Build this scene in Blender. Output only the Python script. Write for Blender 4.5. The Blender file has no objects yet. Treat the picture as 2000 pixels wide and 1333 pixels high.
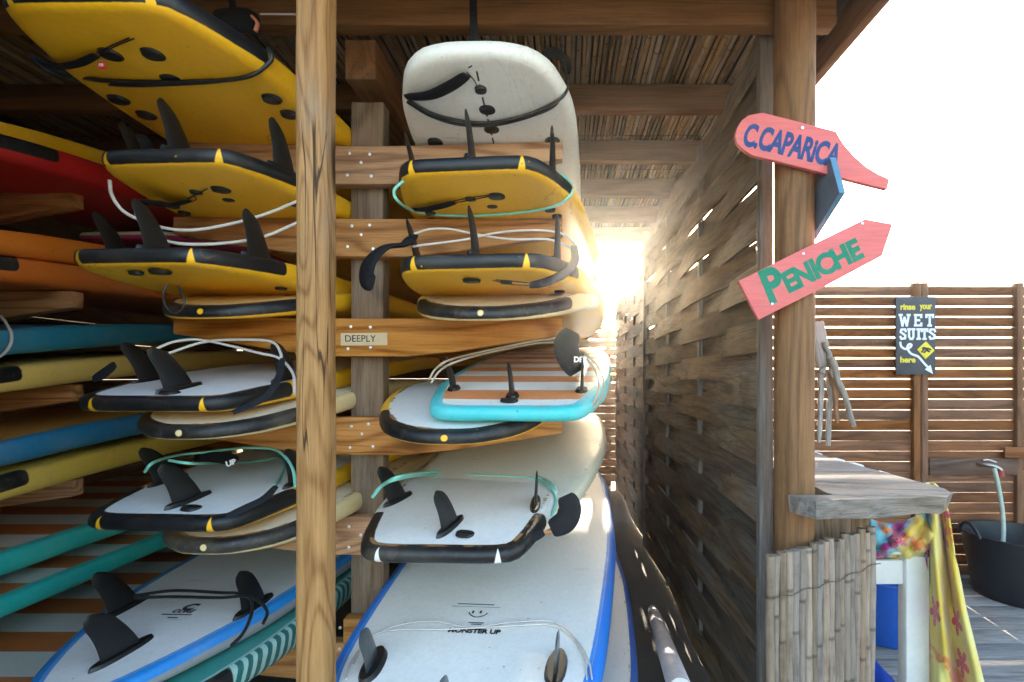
import bpy, bmesh, math, random
from mathutils import Vector, Matrix, noise as mnoise
from mathutils.bvhtree import BVHTree

random.seed(7)
R = math.radians
scene = bpy.context.scene
col = scene.collection

# ------------------------------------------------------------------ camera, sky, sun, exposure
CZ = 1.35            # eye height above the floor
F = 1000.0           # focal length in photo pixels (photo is 2000 wide)
CU, CV = 1100.0, 736.0
cam = bpy.data.cameras.new('camera')
cam.sensor_width = 36.0
cam.lens = 36.0 * F / 2000.0
cam.shift_x = (1000.0 - CU) / 2000.0
cam.shift_y = (CV - 666.5) / 2000.0
cam.clip_start = 0.02
cam.clip_end = 3000
co = bpy.data.objects.new('camera', cam)
col.objects.link(co)
co.location = (0, 0, CZ)
co.rotation_euler = (R(90), 0, 0)
scene.camera = co

SUN_DIR = Vector((0.100, 1.0, 0.191)).normalized()      # towards the sun
SUN_EL = math.asin(SUN_DIR.z)
SUN_AZ = math.atan2(SUN_DIR.x, SUN_DIR.y)
world = bpy.data.worlds.new('World')
scene.world = world
world.use_nodes = True
wn = world.node_tree
wn.nodes.clear()
sky = wn.nodes.new('ShaderNodeTexSky')
sky.sky_type = 'NISHITA'
sky.sun_disc = False
sky.sun_elevation = SUN_EL
sky.sun_rotation = SUN_AZ
sky.air_density = 1.0
sky.dust_density = 3.0
sky.ozone_density = 1.0
bg = wn.nodes.new('ShaderNodeBackground')
bg.inputs[1].default_value = 0.15
wo = wn.nodes.new('ShaderNodeOutputWorld')
wn.links.new(sky.outputs[0], bg.inputs[0])
wn.links.new(bg.outputs[0], wo.inputs[0])

sl = bpy.data.lights.new('sun', 'SUN')
sl.energy = 4.0
sl.angle = R(0.5)
sl.color = (1.0, 0.86, 0.66)
so = bpy.data.objects.new('sun', sl)
col.objects.link(so)
so.location = SUN_DIR * 30
so.rotation_euler = SUN_DIR.to_track_quat('Z', 'Y').to_euler()

scene.view_settings.view_transform = 'Standard'
scene.view_settings.look = 'None'
scene.view_settings.gamma = 1.0
scene.view_settings.use_curve_mapping = False
scene.view_settings.exposure = 3.2
scene.cycles.max_bounces = 6
scene.cycles.diffuse_bounces = 4
scene.cycles.glossy_bounces = 3
scene.cycles.transmission_bounces = 4
scene.cycles.use_denoising = True
scene.cycles.use_adaptive_sampling = True
scene.cycles.adaptive_threshold = 0.03


def at(u, v, Y):
    """world point seen at photo pixel (u, v) at depth Y"""
    return Vector(((u - CU) / F * Y, Y, CZ + (CV - v) / F * Y))


# ------------------------------------------------------------------ node expression helper
class X:
    nt = None

    def __init__(s, sock):
        s.s = sock

    @staticmethod
    def m(op, *a, clamp=False):
        n = X.nt.nodes.new('ShaderNodeMath')
        n.operation = op
        n.use_clamp = clamp
        for i, q in enumerate(a):
            if isinstance(q, X):
                X.nt.links.new(q.s, n.inputs[i])
            else:
                n.inputs[i].default_value = q
        return X(n.outputs[0])

    def __add__(s, o): return X.m('ADD', s, o)
    __radd__ = __add__
    def __sub__(s, o): return X.m('SUBTRACT', s, o)
    def __rsub__(s, o): return X.m('SUBTRACT', o, s)
    def __mul__(s, o): return X.m('MULTIPLY', s, o)
    __rmul__ = __mul__
    def __truediv__(s, o): return X.m('DIVIDE', s, o)
    def abs(s): return X.m('ABSOLUTE', s)
    def sin(s): return X.m('SINE', s)
    def max(s, o): return X.m('MAXIMUM', s, o)
    def min(s, o): return X.m('MINIMUM', s, o)
    def pow(s, o): return X.m('POWER', s, o)
    def frac(s): return X.m('FRACT', s)
    def step(s, a, b):
        """0 at a, 1 at b, smooth"""
        n = X.nt.nodes.new('ShaderNodeMapRange')
        n.interpolation_type = 'SMOOTHSTEP'
        if b < a:
            n.inputs[1].default_value, n.inputs[2].default_value = b, a
            n.inputs[3].default_value, n.inputs[4].default_value = 1, 0
        else:
            n.inputs[1].default_value, n.inputs[2].default_value = a, b
        X.nt.links.new(s.s, n.inputs[0])
        return X(n.outputs[0])


def mixc(f, a, b, blend='MIX'):
    n = X.nt.nodes.new('ShaderNodeMix')
    n.data_type = 'RGBA'
    n.blend_type = blend
    for sk, q in ((n.inputs[0], f), (n.inputs[6], a), (n.inputs[7], b)):
        if isinstance(q, X):
            X.nt.links.new(q.s, sk)
        elif isinstance(q, (int, float)):
            sk.default_value = q
        else:
            sk.default_value = tuple(q)[:3] + (1.0,)
    return X(n.outputs[2])


def sep(v):
    n = X.nt.nodes.new('ShaderNodeSeparateXYZ')
    X.nt.links.new(v.s, n.inputs[0])
    return X(n.outputs[0]), X(n.outputs[1]), X(n.outputs[2])


def comb(x, y, z):
    n = X.nt.nodes.new('ShaderNodeCombineXYZ')
    for i, q in enumerate((x, y, z)):
        if isinstance(q, X):
            X.nt.links.new(q.s, n.inputs[i])
        else:
            n.inputs[i].default_value = q
    return X(n.outputs[0])


def coords(kind='Object'):
    n = X.nt.nodes.new('ShaderNodeTexCoord')
    return X(n.outputs[kind])


def uvmap(name):
    n = X.nt.nodes.new('ShaderNodeUVMap')
    n.uv_map = name
    return X(n.outputs[0])


def objrand():
    n = X.nt.nodes.new('ShaderNodeObjectInfo')
    return X(n.outputs['Random'])


def vscale(v, s, off=None):
    n = X.nt.nodes.new('ShaderNodeMapping')
    X.nt.links.new(v.s, n.inputs[0])
    n.inputs[3].default_value = s
    if off is not None:
        X.nt.links.new(comb(off * 37.0, off * 91.0, off * 53.0).s, n.inputs[1])
    return X(n.outputs[0])


def noise(v, scale, detail=4, rough=0.55, dist=0.0):
    n = X.nt.nodes.new('ShaderNodeTexNoise')
    if v is not None:
        X.nt.links.new(v.s, n.inputs['Vector'])
    n.inputs['Scale'].default_value = scale
    n.inputs['Detail'].default_value = detail
    n.inputs['Roughness'].default_value = rough
    n.inputs['Distortion'].default_value = dist
    return X(n.outputs['Fac'])


def voro(v, scale, out='Distance', rnd=1.0, feature='F1'):
    n = X.nt.nodes.new('ShaderNodeTexVoronoi')
    n.feature = feature
    X.nt.links.new(v.s, n.inputs['Vector'])
    n.inputs['Scale'].default_value = scale
    n.inputs['Randomness'].default_value = rnd
    return X(n.outputs[out])


def ramp(f, stops):
    n = X.nt.nodes.new('ShaderNodeValToRGB')
    X.nt.links.new(f.s, n.inputs[0])
    e = n.color_ramp.elements
    while len(e) < len(stops):
        e.new(0.5)
    for q, (p, c) in zip(e, stops):
        q.position = p
        q.color = tuple(c)[:3] + (1.0,)
    return X(n.outputs[0])


def bump(h, strength=0.3, dist=0.01):
    n = X.nt.nodes.new('ShaderNodeBump')
    n.inputs['Strength'].default_value = strength
    n.inputs['Distance'].default_value = dist
    X.nt.links.new(h.s, n.inputs['Height'])
    return X(n.outputs[0])


def newmat(name):
    m = bpy.data.materials.new(name)
    m.use_nodes = True
    nt = m.node_tree
    nt.nodes.clear()
    X.nt = nt
    b = nt.nodes.new('ShaderNodeBsdfPrincipled')
    o = nt.nodes.new('ShaderNodeOutputMaterial')
    nt.links.new(b.outputs[0], o.inputs[0])
    return m, b


def setin(b, name, q):
    s = b.inputs[name]
    if isinstance(q, X):
        X.nt.links.new(q.s, s)
    elif isinstance(q, (int, float)):
        s.default_value = q
    else:
        s.default_value = tuple(q)[:3] + (1.0,)


MATS = {}


def plain(name, c, rough=0.5, spec=0.5, grime=0.25, scale=14, bumpy=0.1, metal=0.0):
    if name in MATS:
        return MATS[name]
    m, b = newmat(name)
    p = vscale(coords(), (1, 1, 1), objrand())
    n1 = noise(p, scale, 6, 0.65)
    n2 = noise(p, scale * 9, 3, 0.6)
    f = (n1.step(0.35, 0.75) * 0.7 + n2.step(0.4, 0.8) * 0.3)
    d = tuple(x * (1 - grime) for x in c)
    setin(b, 'Base Color', mixc(f, c, d))
    setin(b, 'Roughness', (n1 * 0.25) + (rough - 0.1))
    setin(b, 'Specular IOR Level', spec)
    setin(b, 'Metallic', metal)
    if bumpy:
        setin(b, 'Normal', bump(n2, bumpy, 0.004))
    MATS[name] = m
    return m


def painted(name, c, worn=0.35, axis=0):
    """brushed house paint on a board: brush streaks, fading, chips down to bare wood"""
    if name in MATS:
        return MATS[name]
    m, b = newmat(name)
    sc = [1.0, 1.0, 1.0]
    sc[axis] = 0.06
    base = coords()
    st = noise(vscale(base, tuple(sc)), 150, 3, 0.6)
    bl = noise(base, 7, 5, 0.7)
    ch = noise(base, 38, 4, 0.7)
    cc = mixc(st.step(0.35, 0.7) * 0.30, c, tuple(x * 0.62 for x in c))
    cc = mixc(bl.step(0.45, 0.75) * 0.35, cc, tuple(min(1.0, x * 0.8 + 0.10) for x in c))
    cc = mixc((ch * 0.6 + st * 0.4).step(0.62, 0.68) * worn, cc, (0.34, 0.20, 0.13))
    setin(b, 'Base Color', cc)
    setin(b, 'Roughness', st * 0.3 + 0.45)
    setin(b, 'Specular IOR Level', 0.35)
    setin(b, 'Normal', bump(st, 0.35, 0.003))
    MATS[name] = m
    return m


def wood(name, light, dark, axis=0, ring=1.0, grey=None, greyamt=0.0, rough=0.7, fine=1.0, knots=0.6, var=0.25, bumpy=0.35, stain=0.35, ringscale=1.0, stretch=0.11, rings=46.0, sharp=1.6, crack=0.0):
    """timber: growth-ring bands, fibres along `axis`, knots, weathering and a tone of its own for each piece"""
    if name in MATS:
        return MATS[name]
    m, b = newmat(name)
    r = objrand()
    base = coords()
    sc = [1.0, 1.0, 1.0]
    sc[axis] = stretch
    p = vscale(base, tuple(sc), r)
    sc2 = [1.0, 1.0, 1.0]
    sc2[axis] = 0.045
    pf = vscale(base, tuple(sc2), r)
    sk = [1.0, 1.0, 1.0]
    sk[axis] = 0.35
    pk = vscale(base, tuple(sk), r)
    big = noise(p, 7.0 * ringscale, 2, 0.4, 0.3)
    kd = voro(pk, 4.2)
    kmask = kd.step(0.16, 0.05) * knots
    kring = kd.step(0.34, 0.10)
    bands = ((big * rings + kring * 6.0).sin() * 0.5 + 0.5).pow(sharp)
    fib = noise(pf, 160.0 * fine, 4, 0.65)
    f = (bands * (0.66 * ring) + fib.step(0.35, 0.68) * 0.40).min(1.0)
    c = mixc(f, light, dark)
    if grey is not None:
        gn = noise(vscale(base, tuple(sk), r), 5.0, 5, 0.65)
        gm = gn.step(0.62 - greyamt * 0.5, 0.95 - greyamt * 0.5) if greyamt < 1 else X.m('ADD', gn * 0, 1.0)
        c = mixc(gm * min(1.0, 0.55 + greyamt * 0.45), c, mixc(fib.step(0.3, 0.7), grey, tuple(x * 0.45 for x in grey)))
    c = mixc(kmask, c, tuple(x * 0.25 for x in dark))
    if crack:
        sck = [1.0, 1.0, 1.0]
        sck[axis] = 0.05
        ck = (noise(vscale(base, tuple(sck), r), 16.0, 2, 0.5) - 0.5).abs().step(0.007, 0.002) * noise(pk, 4.0, 2).step(0.50, 0.58)
        c = mixc(ck * crack, c, tuple(x * 0.12 for x in dark))
    st = noise(vscale(base, (1, 1, 1), r), 3.3, 6, 0.7)
    c = mixc(st.step(0.5, 0.85) * stain, c, tuple(x * 0.3 for x in dark))
    hv = X.nt.nodes.new('ShaderNodeHueSaturation')
    X.nt.links.new(c.s, hv.inputs['Color'])
    X.nt.links.new((r * (2 * var) + (1 - var)).s, hv.inputs['Value'])
    X.nt.links.new(((r * 7.31).frac() * 0.3 + 0.85).s, hv.inputs['Saturation'])
    setin(b, 'Base Color', X(hv.outputs[0]))
    setin(b, 'Roughness', fib * 0.25 + (rough - 0.12))
    setin(b, 'Specular IOR Level', 0.3)
    setin(b, 'Normal', bump(fib, bumpy, 0.004))
    MATS[name] = m
    return m


# ------------------------------------------------------------------ mesh helpers
def mesh_obj(name, me, mat=None, parent=None, loc=(0, 0, 0), rot=(0, 0, 0)):
    o = bpy.data.objects.new(name, me)
    col.objects.link(o)
    if mat and len(me.materials) == 0:
        me.materials.append(mat)
    o.location = loc
    o.rotation_euler = rot
    if parent:
        o.parent = parent
    return o


def tag(o, label, cat, group=None):
    o['label'] = label
    o['category'] = cat
    if group:
        o['group'] = group
    return o


def thing(name, label, cat, loc=(0, 0, 0), rot=(0, 0, 0), group=None):
    o = bpy.data.objects.new(name, None)
    o.empty_display_size = 0.05
    col.objects.link(o)
    o.location = loc
    o.rotation_euler = rot
    return tag(o, label, cat, group)


def structure(o):
    o['kind'] = 'structure'
    return o


def smooth(me, ang=40):
    for p in me.polygons:
        p.use_smooth = True
    if hasattr(me, 'set_sharp_from_angle'):
        me.set_sharp_from_angle(angle=R(ang))


def box_mesh(sx, sy, sz, bev=0.0, seg=2, jitter=0.0, cuts=0, axis=0):
    """box centred on the origin, edges rounded; optional lengthwise cuts with slight waviness"""
    bm = bmesh.new()
    bmesh.ops.create_cube(bm, size=1.0)
    bmesh.ops.scale(bm, vec=(sx, sy, sz), verts=bm.verts)
    if cuts:
        ax = Vector([1 if i == axis else 0 for i in range(3)])
        es = [e for e in bm.edges if abs((e.verts[0].co - e.verts[1].co).normalized().dot(ax)) > 0.9]
        bmesh.ops.subdivide_edges(bm, edges=es, cuts=cuts, use_grid_fill=True)
    if bev:
        es = [e for e in bm.edges if len(e.link_faces) == 2 and e.calc_face_angle(0) > 0.5]
        bmesh.ops.bevel(bm, geom=es, offset=bev, segments=seg, affect='EDGES', profile=0.5)
    if jitter:
        off = Vector((random.uniform(0, 50), random.uniform(0, 50), random.uniform(0, 50)))
        for v in bm.verts:
            v.co += mnoise.noise_vector(v.co * 3.1 + off) * jitter
    me = bpy.data.meshes.new('box')
    bm.to_mesh(me)
    bm.free()
    smooth(me, 50)
    return me


def box(name, sx, sy, sz, mat, loc, parent=None, bev=0.003, rot=(0, 0, 0), **k):
    return mesh_obj(name, box_mesh(sx, sy, sz, bev, **k), mat, parent, loc, rot)


def catmull(pts, n=8, closed=False):
    pts = [Vector(p) for p in pts]
    out = []
    N = len(pts)
    rng = N if closed else N - 1
    for i in range(rng):
        if closed:
            p0, p1, p2, p3 = pts[(i - 1) % N], pts[i], pts[(i + 1) % N], pts[(i + 2) % N]
        else:
            p1, p2 = pts[i], pts[i + 1]
            p0 = pts[i - 1] if i > 0 else p1 + (p1 - p2)
            p3 = pts[i + 2] if i + 2 < N else p2 + (p2 - p1)
        for k in range(n):
            t = k / n
            out.append(0.5 * ((2 * p1) + (p2 - p0) * t + (2 * p0 - 5 * p1 + 4 * p2 - p3) * t * t + (3 * p1 - p0 - 3 * p2 + p3) * t ** 3))
    if not closed:
        out.append(pts[-1])
    return out


def tube_mesh(pts, rad, sides=8, n=8, flat=1.0, up=None, radf=None, spline=True):
    """sweep an ellipse (rad x rad*flat) along a smooth path; radf(t) scales it"""
    P = catmull(pts, n) if spline else [Vector(p) for p in pts]
    N = len(P)
    verts, faces = [], []
    prev = Vector(up) if up else None
    for i, p in enumerate(P):
        t = (P[min(i + 1, N - 1)] - P[max(i - 1, 0)])
        if t.length < 1e-9:
            t = Vector((0, 0, 1))
        t.normalize()
        if prev is None:
            prev = Vector((0, 0, 1)) if abs(t.z) < 0.9 else Vector((1, 0, 0))
        a = prev - t * prev.dot(t)
        if a.length < 1e-6:
            a = t.orthogonal()
        a.normalize()
        prev = a
        b = t.cross(a)
        s = radf(i / (N - 1)) if radf else 1.0
        for k in range(sides):
            th = 2 * math.pi * k / sides
            verts.append(p + (b * math.cos(th) * rad + a * math.sin(th) * rad * flat) * s)
    for i in range(N - 1):
        for k in range(sides):
            faces.append((i * sides + k, i * sides + (k + 1) % sides, (i + 1) * sides + (k + 1) % sides, (i + 1) * sides + k))
    faces.append(tuple(reversed(range(sides))))
    faces.append(tuple((N - 1) * sides + k for k in range(sides)))
    me = bpy.data.meshes.new('tube')
    me.from_pydata([tuple(v) for v in verts], [], faces)
    smooth(me, 60)
    return me


def prism_mesh(poly, thick, bev=0.0):
    """flat outline (x, z) extruded along +y by thick, starting at y = 0"""
    bm = bmesh.new()
    vs = [bm.verts.new((x, 0, z)) for x, z in poly]
    f = bm.faces.new(vs)
    r = bmesh.ops.extrude_face_region(bm, geom=[f])
    for v in r['geom']:
        if isinstance(v, bmesh.types.BMVert):
            v.co.y += thick
    bmesh.ops.recalc_face_normals(bm, faces=bm.faces)
    if bev:
        es = [e for e in bm.edges if len(e.link_faces) == 2 and e.calc_face_angle(0) > 0.9]
        bmesh.ops.bevel(bm, geom=es, offset=bev, segments=2, affect='EDGES', profile=0.5)
    me = bpy.data.meshes.new('prism')
    bm.to_mesh(me)
    bm.free()
    smooth(me, 35)
    return me


def text_mesh(body, size, offset=0.0, extrude=0.0004, shear=0.0, spacing=1.0, jitter=0.0):
    c = bpy.data.curves.new('text', 'FONT')
    c.body = body
    c.size = size
    c.offset = offset
    c.extrude = extrude
    c.shear = shear
    c.space_character = spacing
    c.align_x = 'CENTER'
    c.align_y = 'CENTER'
    c.resolution_u = 4
    o = bpy.data.objects.new('text', c)
    col.objects.link(o)
    dg = bpy.context.evaluated_depsgraph_get()
    me = bpy.data.meshes.new_from_object(o.evaluated_get(dg))
    bpy.data.objects.remove(o)
    if jitter:
        for v in me.vertices:
            q = mnoise.noise_vector(Vector((v.co.x * 60, v.co.y * 60, 3)))
            v.co.x += q.x * jitter
            v.co.y += q.y * jitter
    return me


def disc_mesh(r, h=0.004, n=20, ry=None):
    poly = [(r * math.cos(2 * math.pi * i / n), (ry or r) * math.sin(2 * math.pi * i / n)) for i in range(n)]
    return prism_mesh(poly, h, min(0.0015, h * 0.4))

# ------------------------------------------------------------------ timber materials
W_ARM = wood('pine_arm', (0.54, 0.255, 0.088), (0.235, 0.085, 0.024), 0, ring=1.0, knots=0.8, var=0.12, stain=0.3, rough=0.62, rings=70.0, sharp=2.6, crack=0.6, grey=(0.30, 0.22, 0.15), greyamt=0.2)
W_POST = wood('pine_post', (0.420, 0.240, 0.111), (0.176, 0.079, 0.030), 2, ring=0.8, knots=1.0, var=0.05, stain=0.3, grey=(0.33, 0.275, 0.23), greyamt=0.3, stretch=0.22, ringscale=1.0, rings=75.0, sharp=3.2, crack=0.9)
W_UPR = wood('upright_wood', (0.255, 0.162, 0.098), (0.104, 0.060, 0.032), 2, ring=0.9, knots=0.3, var=0.10, grey=(0.30, 0.26, 0.22), greyamt=0.3)
W_BEAMX = wood('beam_wood_x', (0.230, 0.116, 0.052), (0.091, 0.041, 0.018), 0, ring=0.6, knots=0.5, var=0.12)
W_BEAMY = wood('beam_wood_y', (0.230, 0.116, 0.052), (0.091, 0.041, 0.018), 1, ring=0.6, knots=0.5, var=0.12)
W_WEAVE = wood('woven_wood', (0.188, 0.123, 0.071), (0.050, 0.030, 0.018), 1, ring=0.7, knots=0.8, var=0.42, crack=0.7, grey=(0.21, 0.195, 0.18), greyamt=0.45, stain=0.75, bumpy=0.5)
W_BATTEN = wood('batten_wood', (0.217, 0.178, 0.144), (0.089, 0.068, 0.052), 2, ring=0.6, knots=0.4, var=0.12, grey=(0.27, 0.25, 0.235), greyamt=0.6)
W_RPOST = wood('round_post_wood', (0.258, 0.122, 0.045), (0.097, 0.044, 0.017), 2, ring=0.7, knots=0.6, var=0.05, stain=0.5, crack=1.0, rings=60.0, sharp=2.2)
W_FENCE = wood('fence_wood', (0.217, 0.084, 0.031), (0.071, 0.025, 0.010), 0, ring=0.7, knots=0.9, var=0.25, stain=0.6)
W_FENCEZ = wood('fence_post_wood', (0.196, 0.084, 0.036), (0.073, 0.033, 0.014), 2, ring=0.7, knots=0.4, var=0.15)
W_DECK = wood('deck_wood', (0.34, 0.30, 0.26), (0.15, 0.125, 0.10), 0, ring=0.6, knots=0.6, var=0.22, grey=(0.40, 0.38, 0.36), greyamt=0.6, stain=0.5)
W_SLAB = wood('slab_wood', (0.30, 0.25, 0.205), (0.10, 0.078, 0.06), 0, ring=0.8, knots=0.7, var=0.03, grey=(0.27, 0.255, 0.25), greyamt=0.5, bumpy=0.8, stain=0.25)
W_WALL = wood('back_wall_wood', (0.26, 0.15, 0.08), (0.11, 0.06, 0.03), 0, ring=0.6, knots=0.5, var=0.25)
W_WALLY = wood('side_wall_wood', (0.20, 0.12, 0.065), (0.09, 0.05, 0.028), 1, ring=0.6, knots=0.5, var=0.25)
W_DRIFT = wood('driftwood', (0.285, 0.248, 0.211), (0.138, 0.110, 0.088), 2, ring=0.4, knots=0.3, var=0.2, grey=(0.42, 0.40, 0.38), greyamt=0.5)


def cane_mat(name, c, d, axis, nodes=0.28):
    m, b = newmat(name)
    r = objrand()
    base = coords()
    sc = [1, 1, 1]
    sc[axis] = 0.05
    fib = noise(vscale(base, tuple(sc), r), 120, 4, 0.6)
    blot = noise(vscale(base, (1, 1, 1), r), 9, 6, 0.7)
    xyz = sep(base)
    k = ((xyz[axis] + r * 3.0) / nodes).frac()
    ring = (k - 0.5).abs().step(0.03, 0.0)
    f = fib.step(0.3, 0.75) * 0.5 + blot.step(0.42, 0.72) * 0.5
    cc = mixc(f, c, d)
    cc = mixc(ring * 0.6, cc, tuple(x * 0.35 for x in d))
    hv = X.nt.nodes.new('ShaderNodeHueSaturation')
    X.nt.links.new(cc.s, hv.inputs['Color'])
    X.nt.links.new((r * 0.7 + 0.62).s, hv.inputs['Value'])
    X.nt.links.new(((r * 5.77).frac() * 0.6 + 0.6).s, hv.inputs['Saturation'])
    setin(b, 'Base Color', X(hv.outputs[0]))
    setin(b, 'Roughness', fib * 0.3 + 0.45)
    setin(b, 'Normal', bump(fib * 0.5 + ring, 0.4, 0.004))
    return m


M_REED = cane_mat('reed', (0.376, 0.242, 0.123), (0.136, 0.076, 0.034), 1, 0.33)
M_CANE = cane_mat('cane', (0.288, 0.218, 0.163), (0.088, 0.050, 0.028), 2, 0.30)
M_STEEL = plain('screw_steel', (0.72, 0.72, 0.72), 0.3, metal=0.8, grime=0.3)
M_BLACK = plain('black_rubber', (0.012, 0.013, 0.015), 0.42, grime=0.3)
M_NEOP = plain('black_neoprene', (0.014, 0.014, 0.017), 0.8, 0.2, grime=0.3, bumpy=0.4, scale=30)
M_WIRE = plain('rusty_wire', (0.09, 0.06, 0.045), 0.6)


# ------------------------------------------------------------------ ground and floors
def ground_mat():
    m, b = newmat('sand_ground')
    p = coords()
    n = noise(p, 1.3, 8, 0.65)
    g = noise(p, 90, 3, 0.7)
    setin(b, 'Base Color', ramp(n * 0.6 + g * 0.4, [(0.3, (0.25, 0.20, 0.14)), (0.7, (0.42, 0.35, 0.26))]))
    setin(b, 'Roughness', 0.95)
    setin(b, 'Normal', bump(g + n, 0.4, 0.01))
    return m


def concrete_mat():
    m, b = newmat('concrete_floor')
    p = coords()
    n = noise(p, 2.3, 8, 0.65)
    g = noise(p, 60, 4, 0.7)
    setin(b, 'Base Color', ramp(n * 0.7 + g * 0.3, [(0.3, (0.055, 0.048, 0.042)), (0.7, (0.13, 0.115, 0.10))]))
    setin(b, 'Roughness', 0.85)
    setin(b, 'Normal', bump(g + n, 0.3, 0.006))
    return m


def sheet(name, x0, x1, y0, y1, z, mat):
    me = bpy.data.meshes.new(name)
    me.from_pydata([(x0, y0, z), (x1, y0, z), (x1, y1, z), (x0, y1, z)], [], [(0, 1, 2, 3)])
    return structure(mesh_obj(name, me, mat))


sheet('ground', -900, 900, -900, 900, -0.14, ground_mat())
sheet('shed_floor', -3.3, 0.72, 0.95, 6.6, -0.002, concrete_mat())


def bounce_mat():
    m, b = newmat('bounce_sand')
    p = coords()
    n = noise(p, 2.1, 6, 0.65)
    g = noise(p, 110, 3, 0.7)
    setin(b, 'Base Color', ramp(n * 0.6 + g * 0.4, [(0.3, (0.48, 0.39, 0.28)), (0.7, (0.66, 0.57, 0.44))]))
    setin(b, 'Roughness', 0.95)
    setin(b, 'Normal', bump(g + n, 0.5, 0.01))
    return m


sheet('bounce_ground', -30, 0.72, -30, 0.95, -0.006, bounce_mat())  # pale ground added out of view to bounce warm light onto undersides
deck = bpy.data.objects.new('wooden_deck', None)
col.objects.link(deck)
structure(deck)
pm = [box_mesh(4.6, 0.134, 0.03, 0.004, jitter=0.0015, cuts=6) for _ in range(4)]
for i in range(34):
    y = -1.0 + i * 0.141
    mesh_obj('plank', pm[i % 4], W_DECK, deck, (0.74 + 2.3 + random.uniform(-0.004, 0.004), y, -0.0155 + random.uniform(-0.0015, 0.0015)))

# ------------------------------------------------------------------ roof of the shed
shed = thing('shed_roof', 'timber shed roof of brown beams with a reed mat ceiling', 'roof', (0, 0, 0))
HB = CZ + 1.10                                   # underside of the cross beams
by = [1.60 + 0.505 * i for i in range(7)]
for i, y in enumerate(by):
    h = 0.105
    box('beam', 4.25, 0.055, h, W_BEAMX, (-1.27, y + 0.0275, HB + h / 2), shed, 0.004, jitter=0.003, cuts=10)
box('fascia', 4.3, 0.035, 0.16, W_BEAMX, (-1.25, 1.545, HB + 0.15), shed, 0.004, jitter=0.003, cuts=8)
for x in (-0.66, -2.6):
    box('beam', 0.10, 3.05, 0.13, W_BEAMY, (x, 1.665 + 1.525, HB - 0.068), shed, 0.005, axis=1, jitter=0.003, cuts=10)
box('beam', 0.07, 3.05, 0.12, W_BEAMY, (0.735, 1.67 + 1.525, HB - 0.062), shed, 0.004, axis=1, jitter=0.002, cuts=10)
box('eave_board', 0.035, 3.75, 0.13, W_BEAMY, (0.962, 1.0 + 1.875, HB + 0.09), shed, 0.004, axis=1, jitter=0.002, cuts=10)
box('beam', 4.3, 0.06, 0.14, W_BEAMX, (-1.25, 0.98, HB + 0.06), shed, 0.004, cuts=6, jitter=0.003)
ceil = bpy.data.objects.new('reed_ceiling', None)
col.objects.link(ceil)
ceil.parent = shed


def reed_mesh(L, r, sides=6):
    n = 14
    pts = []
    ox = random.uniform(0, 90)
    for i in range(n + 1):
        t = i / n
        pts.append((mnoise.noise(Vector((ox, t * 5, 0))) * 0.006, (t - 0.5) * L, mnoise.noise(Vector((ox, t * 5, 9))) * 0.003))
    return tube_mesh(pts, r, sides, 1, 0.7, spline=False)


rm = [reed_mesh(3.9, random.uniform(0.0092, 0.0112)) for _ in range(9)]
ZR = HB + 0.105 + 0.012
n_reed = 0
x = -3.28
while x < 0.94 and n_reed < 215:
    o = mesh_obj('reed', rm[n_reed % 9], M_REED, ceil, (x, 2.90 + random.uniform(-0.06, 0.06), ZR + random.uniform(-0.003, 0.004)))
    o.rotation_euler = (0, random.uniform(-3, 3), random.gauss(0, 0.0022))
    n_reed += 1
    x += random.uniform(0.0178, 0.0212)
for k in range(9):
    y = 1.30 + k * 0.42
    pts = [(-3.2 + j * 0.13, y + random.uniform(-0.006, 0.006), ZR - 0.0125 + random.uniform(-0.002, 0.002)) for j in range(32)]
    mesh_obj('binding_wire', tube_mesh(pts, 0.0017, 5, 1), M_WIRE, ceil)
box('light_block_sheet', 4.35, 3.8, 0.02, plain('light_block_felt', (0.05, 0.045, 0.04), 0.9), (-1.18, 2.86, ZR + 0.032), shed, 0.002)  # closed sheet added above the reeds to stop light leaks

# ------------------------------------------------------------------ posts
lp = box_mesh(0.076, 0.076, 2.95, 0.024, 4, jitter=0.004, cuts=24, axis=2)
tag(mesh_obj('timber_post', lp, W_POST, None, (at(612, 0, 1.20).x, 1.215, 1.47)), 'pale knotty square timber post standing in front of the surfboard rack', 'post')


def log_mesh(h, r, wob=0.004):
    sides, n = 28, 30
    vs, fs = [], []
    for i in range(n + 1):
        for k in range(sides):
            th = 2 * math.pi * k / sides
            q = Vector((math.cos(th), math.sin(th), 0))
            rr = r + wob * mnoise.noise(Vector((q.x * 1.2, q.y * 1.2, i * 0.16)))
            vs.append((q.x * rr, q.y * rr, i / n * h))
    for i in range(n):
        for k in range(sides):
            fs.append((i * sides + k, i * sides + (k + 1) % sides, (i + 1) * sides + (k + 1) % sides, (i + 1) * sides + k))
    me = bpy.data.meshes.new('log')
    me.from_pydata(vs, [], fs)
    smooth(me, 80)
    return me


tag(mesh_obj('round_post', log_mesh(2.62, 0.0585), W_RPOST, None, (0.708, 1.57, 0)), 'thick round brown wooden post carrying the two pink arrow signs', 'post')


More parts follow.
